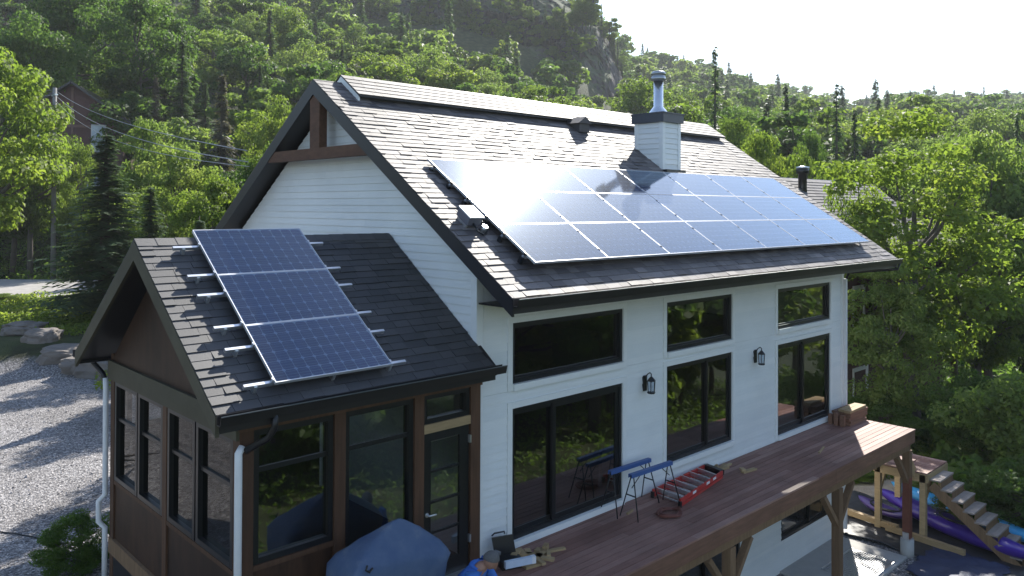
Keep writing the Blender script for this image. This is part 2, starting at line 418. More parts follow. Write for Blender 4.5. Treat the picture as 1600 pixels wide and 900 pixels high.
# openings: x0,x1,z0,z1
WIN = [(.72, 3.47, 2.54, 3.49), (.72, 3.46, .10, 2.16), (4.79, 7.14, 2.54, 3.49), (4.79, 7.14, .41, 2.27), (9.08, 11.75, 2.54, 3.46), (9.08, 11.75, .12, 2.19), (9.28, 11.61, -2.33, -1.25), (5.0, 7.5, -2.95, -.9)]
core = MB()
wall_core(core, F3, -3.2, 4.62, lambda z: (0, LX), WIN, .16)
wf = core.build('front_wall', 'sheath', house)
tr = [(x0 - .1, x1 + .1, z0 - .1, z1 + .1) if z0 > -1 else (x0, x1, z0, z1) for x0, x1, z0, z1 in WIN]
siding(wf, F3, .02, 4.4, lambda z: (.10, LX - .10), tr)
siding(wf, F3, -3.03, -.28, lambda z: (.10, LX - .10), tr, hidden=9)
def gext(z):
    k = (4.55 - z) / TT if z > 4.55 else 0
    if z <= 4.55: return (0, 2 * RY)
    yy = (z - 4.55) / TT; return (min(yy, RY), max(2 * RY - yy, RY))
core = MB(); wall_core(core, lambda a, z, d: (d + .0, a, z), -3.2, 7.32, lambda z: (lambda e: (max(e[0], .16) if z < 4.55 else max(e[0], .16), e[1]))(gext(z)), [], .16)
wg = core.build('gable_wall', 'sheath', house)
def gext2(z):
    e = gext(z - .0); return (max(.10, e[0]), min(2 * RY - .1, e[1]))
siding(wg, G3, -.9, 7.15, gext2, [], hidden=2.7)
holes_r = [(.85, 1.45, 3.05, 3.75), (1.75, 2.35, 3.05, 3.75)]
core = MB(); wall_core(core, H3, -3.2, 7.32, lambda z: (max(gext(z)[0], .16), gext(z)[1]), holes_r, .16)
wr = core.build('far_gable_wall', 'siding', house)
core = MB(); wall_core(core, B3, -3.2, 4.5, lambda z: (.16, LX - .16), [], .16)
wb = core.build('back_wall', 'siding', house)
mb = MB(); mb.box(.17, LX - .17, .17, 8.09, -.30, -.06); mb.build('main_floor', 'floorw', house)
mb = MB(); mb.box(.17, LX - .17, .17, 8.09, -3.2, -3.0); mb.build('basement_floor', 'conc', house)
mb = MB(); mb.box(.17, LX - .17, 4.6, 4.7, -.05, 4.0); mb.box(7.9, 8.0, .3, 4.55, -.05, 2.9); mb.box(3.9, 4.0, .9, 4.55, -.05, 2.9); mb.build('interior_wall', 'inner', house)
# corner boards
mb = MB(); mb.box(-.03, .10, -.035, 0, -3.03, 4.35); mb.box(-.032, 0, -.034, .10, -3.03, 4.4); mb.build('corner_board', 'trim', house)
mb = MB(); mb.box(LX - .10, LX + .03, -.035, 0, -3.03, 4.35); mb.box(LX, LX + .032, -.034, .10, -3.03, 4.4); mb.build('corner_board', 'trim', house)
mb = MB(); mb.box(.11, LX - .11, -.03, -.002, 3.62, 4.3)
mb.build('frieze_board', 'trim', house)
mb = MB(); mb.box(.1, LX - .1, -.012, 0, -.26, .015); mb.build('ledger_flashing', 'trim', house)

def window(parent, x0, x1, z0, z1, P3, kind='fixed', fm='black', trimm='trim', tw=.1, sill=True):
    """window part: frame with sashes and panes as sub-parts"""
    mb = MB()
    def bar(a0, a1, b0, b1, d0, d1, mb): 
        p = [P3(a0, b0, d0), P3(a1, b0, d0), P3(a1, b0, d1), P3(a0, b0, d1), P3(a0, b1, d0), P3(a1, b1, d0), P3(a1, b1, d1), P3(a0, b1, d1)]; mb.hexa(p)
    fwid = .07
    bar(x0, x0 + fwid, z0, z1, -.004, .13, mb); bar(x1 - fwid, x1, z0, z1, -.004, .13, mb)
    bar(x0 + fwid, x1 - fwid, z1 - fwid, z1, -.005, .13, mb); bar(x0 + fwid, x1 - fwid, z0, z0 + fwid, -.006, .13, mb)
    wo = mb.build('window' if kind != 'door' else 'sliding_door', fm, parent)
    if trimm:
        mb = MB(); t = .035
        bar(x0 - tw, x0, z0 - tw, z1 + tw, -t, 0, mb); bar(x1, x1 + tw, z0 - tw, z1 + tw, -t, 0, mb)
        bar(x0, x1, z1, z1 + tw, -t - .002, 0, mb); bar(x0, x1, z0 - tw, z0, -t - .002 - (.04 if sill else 0), 0, mb)
        mb.build('trim_board', trimm, wo)
    a0, a1, b0, b1 = x0 + fwid, x1 - fwid, z0 + fwid, z1 - fwid
    def pane(p0, p1, q0, q1, d, sw=.05):
        mb = MB(); bar(p0, p0 + sw, q0, q1, d - .02, d + .02, mb); bar(p1 - sw, p1, q0, q1, d - .02, d + .02, mb)
        bar(p0 + sw, p1 - sw, q1 - sw, q1, d - .021, d + .02, mb); bar(p0 + sw, p1 - sw, q0, q0 + sw, d - .021, d + .02, mb); mb.build('sash', fm, wo)
        mb = MB(); mb.poly([P3(p0 + sw, q0 + sw, d), P3(p1 - sw, q0 + sw, d), P3(p1 - sw, q1 - sw, d), P3(p0 + sw, q1 - sw, d)]); mb.build('pane', 'glass', wo)
    if kind == 'fixed': pane(a0, a1, b0, b1, .07, .03)
    elif kind == 'pair':
        m_ = a0 + (a1 - a0) * .64; pane(a0, m_ + .03, b0, b1, .085); pane(m_ - .03, a1, b0, b1, .04)
    elif kind == 'door':
        m_ = (a0 + a1) / 2; pane(a0, m_ + .05, b0, b1, .085, .08); pane(m_ - .05, a1, b0, b1, .035, .08)
    elif kind == 'door3':
        m_ = a0 + (a1 - a0) * .36; pane(a0, m_ + .05, b0, b1, .09, .07); pane(m_ - .05, a1, b0, b1, .035, .08)
    return wo
for i, (x0, x1, z0, z1) in enumerate(WIN):
    window(house, x0, x1, z0, z1, F3, ['fixed', 'door3', 'fixed', 'pair', 'fixed', 'door', 'pair', 'door'][i], trimm='trim' if i < 6 else None)
for h in holes_r:
    window(house, h[0], h[1], h[2], h[3], H3, 'fixed')
# basement lights have a plain white return
# ------------------------------------------------------------------ roof of the house
roofE = MB()
TR = .17
for s_ in (0, 1):
    yy = (lambda y: y) if not s_ else (lambda y: 2 * RY - y)
    p = [(X0R + .03, yy(YE + .02), ZE - TR), (X1R - .03, yy(YE + .02), ZE - TR), (X1R - .03, yy(RY), zroof(RY) - TR), (X0R + .03, yy(RY), zroof(RY) - TR)]
    q = [(a, b, c + TR - .012) for a, b, c in p]
    if s_: p = p[::-1]; q = q[::-1]
    roofE.hexa(p + q)
roof = roofE.build('roof', 'dark', house)
def slope_pt(x0, u, y0, z0, v, n, th): return (x0 + u, y0 + v * cos(th) - n * sin(th), z0 + v * sin(th) + n * cos(th))
def shingles(parent, x0, x1, ye, ze, th, vlen, nparts, score, m, expo=.145, wmin=.17, wmax=.36, skip=None, name='shingle'):
    """three-tab strips: every tab its own wedge; those with the best score are parts, the rest one joined part"""
    tabs = []
    rows = int(vlen / expo) + 1
    for r in range(rows):
        v = r * expo; u = -random.random() * .2
        while u < x1 - x0:
            wd = random.uniform(wmin, wmax); a, b = max(u, 0), min(u + wd - .005, x1 - x0)
            if b - a > .03:
                tabs.append((a, b, v + random.uniform(-.004, .004), random.choice((.010, .012, .015, .02)), random.random()))
            u += wd
    def geo(a, b, v, t, full):
        vt = min(v + expo + (.03 if full else .02), vlen)
        return [slope_pt(x0, a, ye, ze, v, 0, th), slope_pt(x0, b, ye, ze, v, 0, th), slope_pt(x0, b, ye, ze, vt, -.006, th), slope_pt(x0, a, ye, ze, vt, -.006, th),
                slope_pt(x0, a, ye, ze, v, t, th), slope_pt(x0, b, ye, ze, v, t, th), slope_pt(x0, b, ye, ze, vt, .003, th), slope_pt(x0, a, ye, ze, vt, .003, th)]
    sc = []
    for k, (a, b, v, t, q) in enumerate(tabs):
        p = slope_pt(x0, (a + b) / 2, ye, ze, v, 0, th); d = (Vector(p) - CAM).length
        hid = skip(p) if skip else False
        sc.append((hid, d - (b - a) * 4 if not score else score(p, d), k))
    sc.sort(); best = {k for h, _, k in sc[:nparts] if not h}
    rest = MB()
    for k, (a, b, v, t, q) in enumerate(tabs):
        if k in best: mb = MB(); mb.hexa(geo(a, b, v, t, 0)); mb.build(name, m, parent)
        else: rest.hexa(geo(a, b, v, t, 0), q * .999 + .0005)
    rest.build('shingle_courses', m, parent, kind='stuff')
VL = (RY - YE) / cos(TH)
def under_array(p): return .25 < p[0] < 12.1 and -.95 < p[1] < 1.75
shingles(roof, X0R, X1R, YE, ZE, TH, VL, 290, None, 'shingle', skip=under_array)
# back slope, same courses joined
bk = MB()
for r in range(int(VL / .145) + 1):
    v = r * .145; u = X0R; 
    while u < X1R:
        wd = random.uniform(.3, 1.0); b = min(u + wd - .005, X1R); vt = min(v + .17, VL)
        def q_(x, v, n): p = slope_pt(0, x, YE, ZE, v, n, TH); return (p[0], 2 * RY - p[1], p[2])
        bk.hexa([q_(b, v, 0), q_(u, v, 0), q_(u, vt, -.006), q_(b, vt, -.006), q_(b, v, .012), q_(u, v, .012), q_(u, vt, .003), q_(b, vt, .003)], random.random() * .99 + .005)
        u += wd
bk.build('back_slope_shingles', 'shingle', roof, kind='stuff')
# fascia, rake boards, gutter, soffit
mb = MB(); mb.box(X0R, X1R, YE - .02, YE + .02, ZE - .21, ZE - .015); mb.build('fascia_board', 'dark', roof)
mb = MB(); mb.box(X0R, X1R, 2 * RY - YE - .02, 2 * RY - YE + .02, ZE - .21, ZE - .015); mb.build('fascia_board', 'dark', roof)
def gutter(x0, x1, y, z, m='dark'):
    mb = MB(); n = []
    pr = [(0, .0), (0, -.11), (-.09, -.115), (-.115, -.02), (-.125, 0), (-.112, 0), (-.085, -.105), (-.01, -.1), (-.01, 0)]
    mb.prism([(x0, y + a, z + b) for a, b in pr], (x1 - x0, 0, 0)); return mb
g = gutter(X0R - .01, X1R + .03, YE - .022, ZE + .0); g.build('gutter', 'dark', roof)
mb = MB(); mb.box(X0R, X1R, YE - .15, YE - .140, ZE - .004, ZE + .006); mb.build('drip_edge', 'alu', roof)
for xs in (X0R, X1R - .035):
    for s_ in (0, 1):
        a = [(YE, ZE - .25), (RY, zroof(RY) - .28), (RY, zroof(RY) - .012), (YE, ZE - .012)]
        if s_: a = [(2 * RY - y, z) for y, z in a]
        mb = MB(); mb.prism([(xs - .004, y, z) for y, z in a], (.045, 0, 0)); mb.build('rake_board', 'dark', roof)
mb = MB()
for s_ in (0, 1):
    a = [(YE + .03, ZE - TR - .03), (RY, zroof(RY) - TR - .03), (RY, zroof(RY) - TR), (YE + .03, ZE - TR)]
    if s_: a = [(2 * RY - y, z) for y, z in a]
    mb.prism([(X0R + .045, y, z) for y, z in a], (.40, 0, 0)); mb.prism([(LX + .03, y, z) for y, z in a], (.34, 0, 0))
mb.box(0, LX, YE + .03, -.04, ZE - .215, ZE - .19)
mb.build('soffit', 'dark', roof)
# ridge monitor (raised ridge cap)
cx0, cx1, cy, hh = .17, 12.62, 3.5, .15
mb = MB()
zc = lambda y: zroof(y) + hh
pts = [(cy, zc(cy)), (RY, zc(RY)), (2 * RY - cy, zc(cy)), (2 * RY - cy, zc(cy) - .05), (RY, zc(RY) - .05), (cy, zc(cy) - .05)]
mb.prism([(cx0, y, z) for y, z in pts], (cx1 - cx0, 0, 0))
cap = mb.build('ridge_monitor', 'dark', roof)
mb = MB(); mb.box(cx0 + .1, cx1 - .1, cy + .10, 2 * RY - cy - .10, zroof(cy), zc(cy) - .02); mb.build('monitor_wall', 'dark', cap)
shg = MB()
for s_ in (0, 1):
    for r in range(5):
        v = r * .152; u = cx0 - .015
        while u < cx1:
            wd = random.uniform(.17, .36); b = min(u + wd - .005, cx1 + .015); vt = min(v + .175, (RY - cy) / cos(TH))
            def q_(x, v, n):
                p = slope_pt(0, x, cy - .015, zc(cy - .015), v, n, TH); return (p[0], p[1] if not s_ else 2 * RY - p[1], p[2])
            P_ = [q_(u, v, .0), q_(b, v, .0), q_(b, vt, .0), q_(u, vt, .0), q_(u, v, .014), q_(b, v, .014), q_(b, vt, .004), q_(u, vt, .004)]
            if s_: P_ = [P_[1], P_[0], P_[3], P_[2], P_[5], P_[4], P_[7], P_[6]]
            shg.hexa(P_, random.random() * .99 + .005); u += wd
shg.build('monitor_shingles', 'shingle', cap, kind='stuff')
mb = MB()
for a0, a1 in ((cx0 - .002, cx0 + .028),):
    mb.prism([(a0, y, z - .0) for y, z in [(cy + .02, zc(cy) - .135), (cy + .02, zc(cy) - .03), (RY, zc(RY) - .03), (RY, zc(RY) - .135)]], (.03, 0, 0))
    mb.prism([(a0, 2 * RY - y, z - .0) for y, z in [(cy + .02, zc(cy) - .135), (cy + .02, zc(cy) - .03), (RY, zc(RY) - .03), (RY, zc(RY) - .135)]], (.03, 0, 0))
mb.build('monitor_end_board', 'trim', cap)
# small gabled roof vent against the monitor
vx, vy = 6.05, 3.28
mb = MB(); zz = zroof(vy) + .02
mb.box(vx - .17, vx + .17, vy - .12, vy + .25, zz - .05, zz + .16)
mb.prism([(vx - .24, vy - .16, zz + .15), (vx + .24, vy - .16, zz + .15), (vx, vy - .16, zz + .31)], (0, .5, 0)); mb.build('roof_vent', 'shingle', roof)
# gable truss
mb = MB(); mb.box(-.40, -.24, RY - .17 - .03, RY + .17 - .03, 6.28, zroof(RY) - .2); tp = mb.build('truss_post', 'gwood', roof)
mb = MB(); mb.prism([(-.41, 2.10, 6.17), (-.41, 6.16, 6.17), (-.41, 5.88, 6.37), (-.41, 2.38, 6.37)], (.17, 0, 0)); mb.build('truss_beam', 'gwood', roof)
# chimney
cxa, cxb, cya, cyb = 7.43, 8.09, 1.97, 2.73
mb = MB(); mb.box(cxa, cxb, cya, cyb, 5.9, 7.31); ch = mb.build('chimney', 'sheath', house)
siding(ch, lambda a, z, d: (a, cya + d, z), 6.2, 7.3, lambda z: (cxa + .07, cxb - .07), [], .122)
def cz(z): # left face cut by roof: start where above roof
    return (cya + .07, min(cyb - .07, max(cya + .09, YE + (z - ZE) / TT)))
siding(ch, lambda a, z, d: (cxa + d, a, z), 6.2, 7.3, cz, [], .122)
siding(ch, lambda a, z, d: (cxb - d, a, z), 6.2, 7.3, cz, [], .122)
mb = MB()
for x in (cxa, cxb):
    for y in (cya, cyb):
        mb = MB(); mb.box(x - (.03 if x == cxa else .07), x + (.07 if x == cxa else .03), y - (.03 if y == cya else .07), y + (.07 if y == cya else .03), 6.1, 7.312)
        mb.build('chimney_corner_board', 'trim', ch)
mb = MB(); mb.box(cxa - .08, cxb + .08, cya - .08, cyb + .08, 7.30, 7.50); mb.box(cxa - .10, cxb + .10, cya - .10, cyb + .10, 7.50, 7.53); mb.build('chimney_cap', simple('slate_blue_cap', (.045, .05, .065), .4), ch)
mb = MB(); mb.box(cxa - .05, cxb + .05, cya - .16, cya - .001, 6.10, 6.19); mb.build('flashing', 'dark', ch)
pc = (7.80, 2.36)
mb = MB()
def lathe(mb, c, prof, n=20):
    mb.loft([[(c[0] + r * cos(2 * pi * j / n), c[1] + r * sin(2 * pi * j / n), z) for j in range(n)] for r, z in prof])
lathe(mb, pc, [(.24, 7.53), (.23, 7.57), (.13, 7.70), (.115, 7.72), (.115, 8.36), (.10, 8.36)]); mb.build('flue_pipe', 'steel', ch)
mb = MB(); lathe(mb, pc, [(.12, 8.33), (.17, 8.335), (.17, 8.43), (.15, 8.44), (.15, 8.47), (.175, 8.475), (.175, 8.52), (.14, 8.56), (.02, 8.58)]); mb.build('flue_cap', simple('flue_cap_metal', (.38, .40, .43), .35, .9), ch)
# downspouts
dp = MB(); dp.tube([(12.86, YE - .08, 3.95), (12.82, YE - .05, 3.80), (12.56, -.14, 3.66), (12.53, -.1, 3.5)], .035, 8); dp.build('downspout_elbow', 'dark', house)
dp = MB(); dp.box(LX + .0, LX + .075, -.11, -.04, -2.9, 3.5); dp.build('downspout', 'dsp', house)

# ------------------------------------------------------------------ screened porch
TP = radians(34.922); TTP = tan(TP); PY, PZ = 2.241, 4.829; PYE, PZE = -.408, 2.979; PX0 = -4.164; WXP = -3.74
def zpor(y): return PZ - abs(y - PY) * TTP
porch = thing('porch', 'dark brown screened porch with steep shingled roof attached to the white gable wall', 'porch', (-1.9, 2.2, -.8))
def W3(a, z, d): return (WXP + d, a, z)
def V3(a, z, d): return (a, -.1 + d, z)
def U3(a, z, d): return (a, 4.5 - d, z)
VLP = (PY - PYE) / cos(TP)
mb = MB()
for s_ in (0, 1):
    yy = (lambda y: y) if not s_ else (lambda y: 2 * PY - y)
    p = [(PX0 + .03, yy(PYE + .02), PZE - .15), (-.004, yy(PYE + .02), PZE - .15), (-.004, yy(PY), PZ - .15), (PX0 + .03, yy(PY), PZ - .15)]
    q = [(a, b, c + .138) for a, b, c in p]
    if s_: p = p[::-1]; q = q[::-1]
    mb.hexa(p + q)
pr = mb.build('roof', 'dark', porch)
mb = MB(); mb.hexa([(-.003, PYE + .02, PZE - .15), (.05, PYE + .02, PZE - .15), (.05, -.04, zpor(-.04) - .15), (-.003, -.04, zpor(-.04) - .15), (-.003, PYE + .02, PZE - .012), (.05, PYE + .02, PZE - .012), (.05, -.04, zpor(-.04) - .012), (-.003, -.04, zpor(-.04) - .012)]); mb.build('eave_return', 'dark', pr)
shingles(pr, PX0, -.03, PYE, PZE, TP, VLP, 290, lambda p, d: p[0] + 0 * d, 'shingle2', expo=.143, wmin=.22, wmax=.42)
bk = MB()
for r in range(int(VLP / .143) + 1):
    v = r * .143; u = PX0
    while u < -.04:
        wd = random.uniform(.3, .6); b = min(u + wd - .005, -.03); vt = min(v + .165, VLP)
        def q_(x, v, n): p = slope_pt(0, x, PYE, PZE, v, n, TP); return (p[0], 2 * PY - p[1], p[2])
        bk.hexa([q_(b, v, 0), q_(u, v, 0), q_(u, vt, -.006), q_(b, vt, -.006), q_(b, v, .012), q_(u, v, .012), q_(u, vt, .003), q_(b, vt, .003)], random.random() * .99 + .005)
        u += wd
bk.build('back_slope_shingles', 'shingle2', pr, kind='stuff')
x = PX0
while x < -.1:                                     # ridge cap shingles
    mb = MB(); e = min(x + .30, -.03)
    for s_ in (-1, 1):
        P_ = [(x, PY, PZ + .008), (e, PY, PZ + .002), (e, PY + s_ * .14, PZ + .006 - .14 * TTP), (x, PY + s_ * .14, PZ + .012 - .14 * TTP)]
        Q_ = [(a, b, c + .016) for a, b, c in P_]
        mb.hexa((P_ + Q_) if s_ < 0 else (P_[::-1] + Q_[::-1]))
    mb.build('ridge_shingle', 'shingle2', pr); x += .27
for s_ in (0, 1):
    a = [(PYE - .0, PZE - .24), (PY, PZ - .27), (PY, PZ - .012), (PYE - .0, PZE - .012)]
    if s_: a = [(2 * PY - y, z) for y, z in a]
    mb = MB(); mb.prism([(PX0 - .006, y, z) for y, z in a], (.045, 0, 0)); mb.build('rake_board', 'prake', pr)
mb = MB(); mb.box(PX0 + .04, -.005, PYE - .02, PYE + .02, PZE - .2, PZE - .014); mb.build('fascia_board', 'dark', pr)
mb = MB(); mb.box(PX0 + .04, -.005, 2 * PY - PYE - .02, 2 * PY - PYE + .02, PZE - .2, PZE - .014); mb.build('fascia_board', 'dark', pr)
g = gutter(PX0 - .0, .12, PYE - .022, PZE + .01); g.build('gutter', 'dark', pr)
g = gutter(PX0 - .0, -.1, PYE - .022, PZE + .01); g.v = [(x, 2 * PY - y, z) for x, y, z in g.v]; g.f = [f[::-1] for f in g.f]; g.build('gutter', 'dark', pr)
mb = MB(); mb.box(PX0, .1, PYE - .147, PYE - .138, PZE + .005, PZE + .016); mb.build('drip_edge', simple('dull_metal_edge', (.16, .18, .2), .4, .7), pr)
# gable panel and posts
mb = MB(); mb.prism([(WXP, .0, 2.85), (WXP, 4.48, 2.85), (WXP, PY, PZ - .16)], (.06, 0, 0)); mb.build('gable_panel', 'pwood', porch)
mb = MB(); mb.box(WXP - .05, WXP + .12, -.1, 4.52, 2.56, 2.85); mb.build('gable_beam', 'prake', porch)
mb = MB(); mb.box(WXP - .02, .0, -.14, .02, 2.66, 2.95); mb.build('front_beam', 'ppost', porch)
mb = MB(); mb.box(WXP, -.005, 4.40, 4.52, 2.56, 2.95); mb.build('back_beam', 'ppost', porch)
for (a, b, c, d) in ((WXP - .01, WXP + .16, -.12, .06), (WXP - .01, WXP + .14, 2.15, 2.29), (WXP - .01, WXP + .16, 4.34, 4.50), (-2.50, -2.34, -.14, .02), (-1.24, -1.08, -.14, .02), (-.22, -.035, -.135, .02)):
    mb = MB(); mb.box(a, b, c, d, -.8 if a < -3 else -.3, 2.56 if a < -3 and c > 1 else 2.66); mb.build('porch_post', 'ppost', porch)
mb = MB(); mb.box(WXP - .03, WXP - .012, -.14, .05, .0, 2.64)
for (a, b) in ((.06, 2.15), (2.29, 4.34)):          # skirt panels left side
    mb = MB(); mb.box(WXP + .02, WXP + .07, a, b, .07, .98); mb.build('skirt_panel', 'pwood', porch)
    mb = MB(); mb.box(WXP - .004, WXP + .11, a, b, .93, .99); mb.build('sill_rail', 'ppost', porch)
    mb = MB(); mb.box(WXP - .004, WXP + .11, a, b, -.82, -.17); mb.build('foundation_skirt', 'dark', porch)
mb = MB(); mb.box(WXP - .03, WXP + .12, -.10, 4.5, -.17, .068); mb.build('rim_beam', 'timber', porch)
for a, b, zt in ((WXP + .16, -2.50, 1.0), (-2.34, -1.24, .62)):
    mb = MB(); mb.box(a, b, -.09, -.03, .02, zt); mb.build('skirt_panel', 'pwood', porch)
    mb = MB(); mb.box(a, b, -.13, .01, zt - .005, zt + .06); mb.build('sill_rail', 'ppost', porch)
mb = MB(); mb.box(WXP + .02, -.01, -.09, 4.5, -.12, -.0); mb.build('porch_floor', 'floorw', porch)
mb = MB(); mb.box(WXP + .15, -.05, 4.44, 4.5, 0, 1.75); mb.build('back_skirt', 'pwood', porch)
for (a, b) in ((3.32, 4.32), (2.31, 3.28), (1.20, 2.13), (.08, 1.16)):
    w_ = window(porch, a, b, 1.0, 2.55, W3, 'none', 'black', None)
    mb = MB(); mb.poly([W3(b - .07, 1.07, .06), W3(a + .07, 1.07, .06), W3(a + .07, 2.48, .06), W3(b - .07, 2.48, .06)]); mb.build('pane', 'sglass', w_)
    mb = MB(); mb.box(WXP + .03, WXP + .075, a + .07, b - .07, 1.93, 1.98); mb.build('glazing_bar', 'black', w_)
for (a, b, z0, z1) in ((WXP + .165, -2.505, 1.06, 2.65), (-2.335, -1.245, .69, 2.65)):
    w_ = window(porch, a, b, z0, z1, V3, 'none', 'black', None)
    for q0, q1 in ((z0 + .07, 2.13), (2.19, z1 - .07)):
        mb = MB(); mb.poly([V3(a + .07, q0, .05), V3(b - .07, q0, .05), V3(b - .07, q1, .05), V3(a + .07, q1, .05)]); mb.build('pane', 'glass', w_)
    mb = MB(); mb.box(a + .07, b - .07, -.07, -.03, 2.13, 2.19); mb.build('glazing_bar', 'black', w_)
for a in (WXP + .2, -2.5, -1.25):
    window(porch, a, a + 1.05, 1.76, 2.54, U3, 'none', 'black', None)
# door with four lights, transom and new header board
w_ = window(porch, -1.075, -.225, 2.25, 2.66, V3, 'none', 'black', None)
mb = MB(); mb.poly([V3(-1.0, 2.32, .05), V3(-.3, 2.32, .05), V3(-.3, 2.59, .05), V3(-1.0, 2.59, .05)]); mb.build('pane', 'glass', w_)
mb = MB(); mb.box(-1.08, -.225, -.135, -.05, 2.125, 2.25); mb.build('header_board', 'lumber', porch)
mb = MB(); x0, x1, z0, z1 = -1.06, -.235, .03, 2.12; gx0, gx1 = -.93, -.40
mb.box(x0, gx0, -.10, -.055, z0, z1); mb.box(gx1, x1, -.10, -.055, z0, z1); mb.box(gx0, gx1, -.10, -.055, 2.0, z1); mb.box(gx0, gx1, -.10, -.055, z0, .26)
door = mb.build('door', 'black', porch)
zz = [.26, .70, 1.13, 1.565, 2.0]
for i in range(4):
    if i: mb = MB(); mb.box(gx0, gx1, -.095, -.06, zz[i] - .018, zz[i] + .018); mb.build('glazing_bar', 'black', door)
    mb = MB(); mb.poly([V3(gx0, zz[i] + .02, .025), V3(gx1, zz[i] + .02, .025), V3(gx1, zz[i + 1] - .02, .025), V3(gx0, zz[i + 1] - .02, .025)]); mb.build('pane', 'glass', door)
mb = MB(); mb.tube([(-1.0, -.10, .98), (-1.0, -.155, .98), (-.98, -.16, .98), (-.88, -.165, .975)], .014, 8)
mb.tube([(-1.0, -.103, .98), (-1.0, -.112, .98)], .032, 12); mb.build('handle', 'alu', door)
mb = MB(); mb.tube([(-1.0, -.103, .62), (-1.0, -.12, .62)], .012, 8); mb.build('lock_pin', 'alu', door)
for z in (1.85, .4):
    mb = MB(); mb.box(-.245, -.215, -.142, -.10, z, z + .11); mb.build('hinge', 'alu', door)
mb = MB(); mb.box(-1.08, -.22, -.19, -.05, .0, .028); mb.build('threshold', 'alu', porch)
# interior bits of the porch
mb = MB(); mb.box(-3.3, -2.6, 1.0, 2.2, .40, .46)
for a in (-3.25, -2.67):
    for b in (1.05, 2.13): mb.box(a, a + .05, b, b + .05, 0, .40)
tag(mb.build('coffee_table', 'ppost'), 'low wooden coffee table inside the screened porch', 'table')
mb = MB(); rr = []
for z, k in ((0, .8), (.2, .96), (.42, 1), (.46, .97)): rr.append([(-3.2 + 0 + .35 * k * cos(a), .45 + .25 * k * sin(a), z + .0) for a in np.linspace(0, 2 * pi, 16, endpoint=False)])
mb.loft(rr); tag(mb.build('storage_basket', simple('woven_grey', (.08, .075, .07), .8)), 'dark woven basket behind the front porch window', 'basket')
mb = MB(); b = []
for z, k in ((.47, .6), (.52, 1), (.60, 1), (.66, .5)): b.append([(-3.22 + .22 * k * (abs(cos(a)) ** .5) * (1 if cos(a) > 0 else -1), .45 + .15 * k * (abs(sin(a)) ** .5) * (1 if sin(a) > 0 else -1), z + .03 * cos(a * 3)) for a in np.linspace(.1, 2 * pi + .1, 20, endpoint=False)])
mb.loft(b); tag(mb.build('cushion', simple('pale_blue_cloth', (.45, .52, .6), .9)), 'pale folded cushion lying on the basket inside the porch', 'cushion')
# downspouts
dp = MB(); dp.tube([(-3.9, 2 * PY - PYE + .07, 2.90), (-3.9, 2 * PY - PYE + .05, 2.78), (-3.82, 4.66, 2.62), (-3.80, 4.6, 2.5)], .04, 10); dp.build('gutter_elbow', 'dark', porch)
dp = MB(); dp.tube([(-3.80, 4.6, 2.56), (-3.80, 4.58, 2.4), (-3.80, 4.57, 1.05), (-3.80, 4.57, .72), (-3.88, 4.62, .62), (-3.88, 4.62, .30), (-3.80, 4.57, .20), (-3.80, 4.57, -.75)], .042, 10); dp.build('downspout', 'dsp', porch)
dp = MB(); dp.tube([(-3.50, PYE - .08, 2.9), (-3.50, PYE - .07, 2.74), (-3.52, PYE + .05, 2.60), (-3.72, -.2, 2.46)], .04, 10); dp.build('gutter_elbow', 'dark', porch)
dp = MB(); dp.tube([(-3.74, -.16, 2.50), (-3.80, -.19, 2.44), (-3.80, -.19, 2.3), (-3.80, -.19, -.7)], .044, 10); dp.build('downspout', 'dsp', porch)

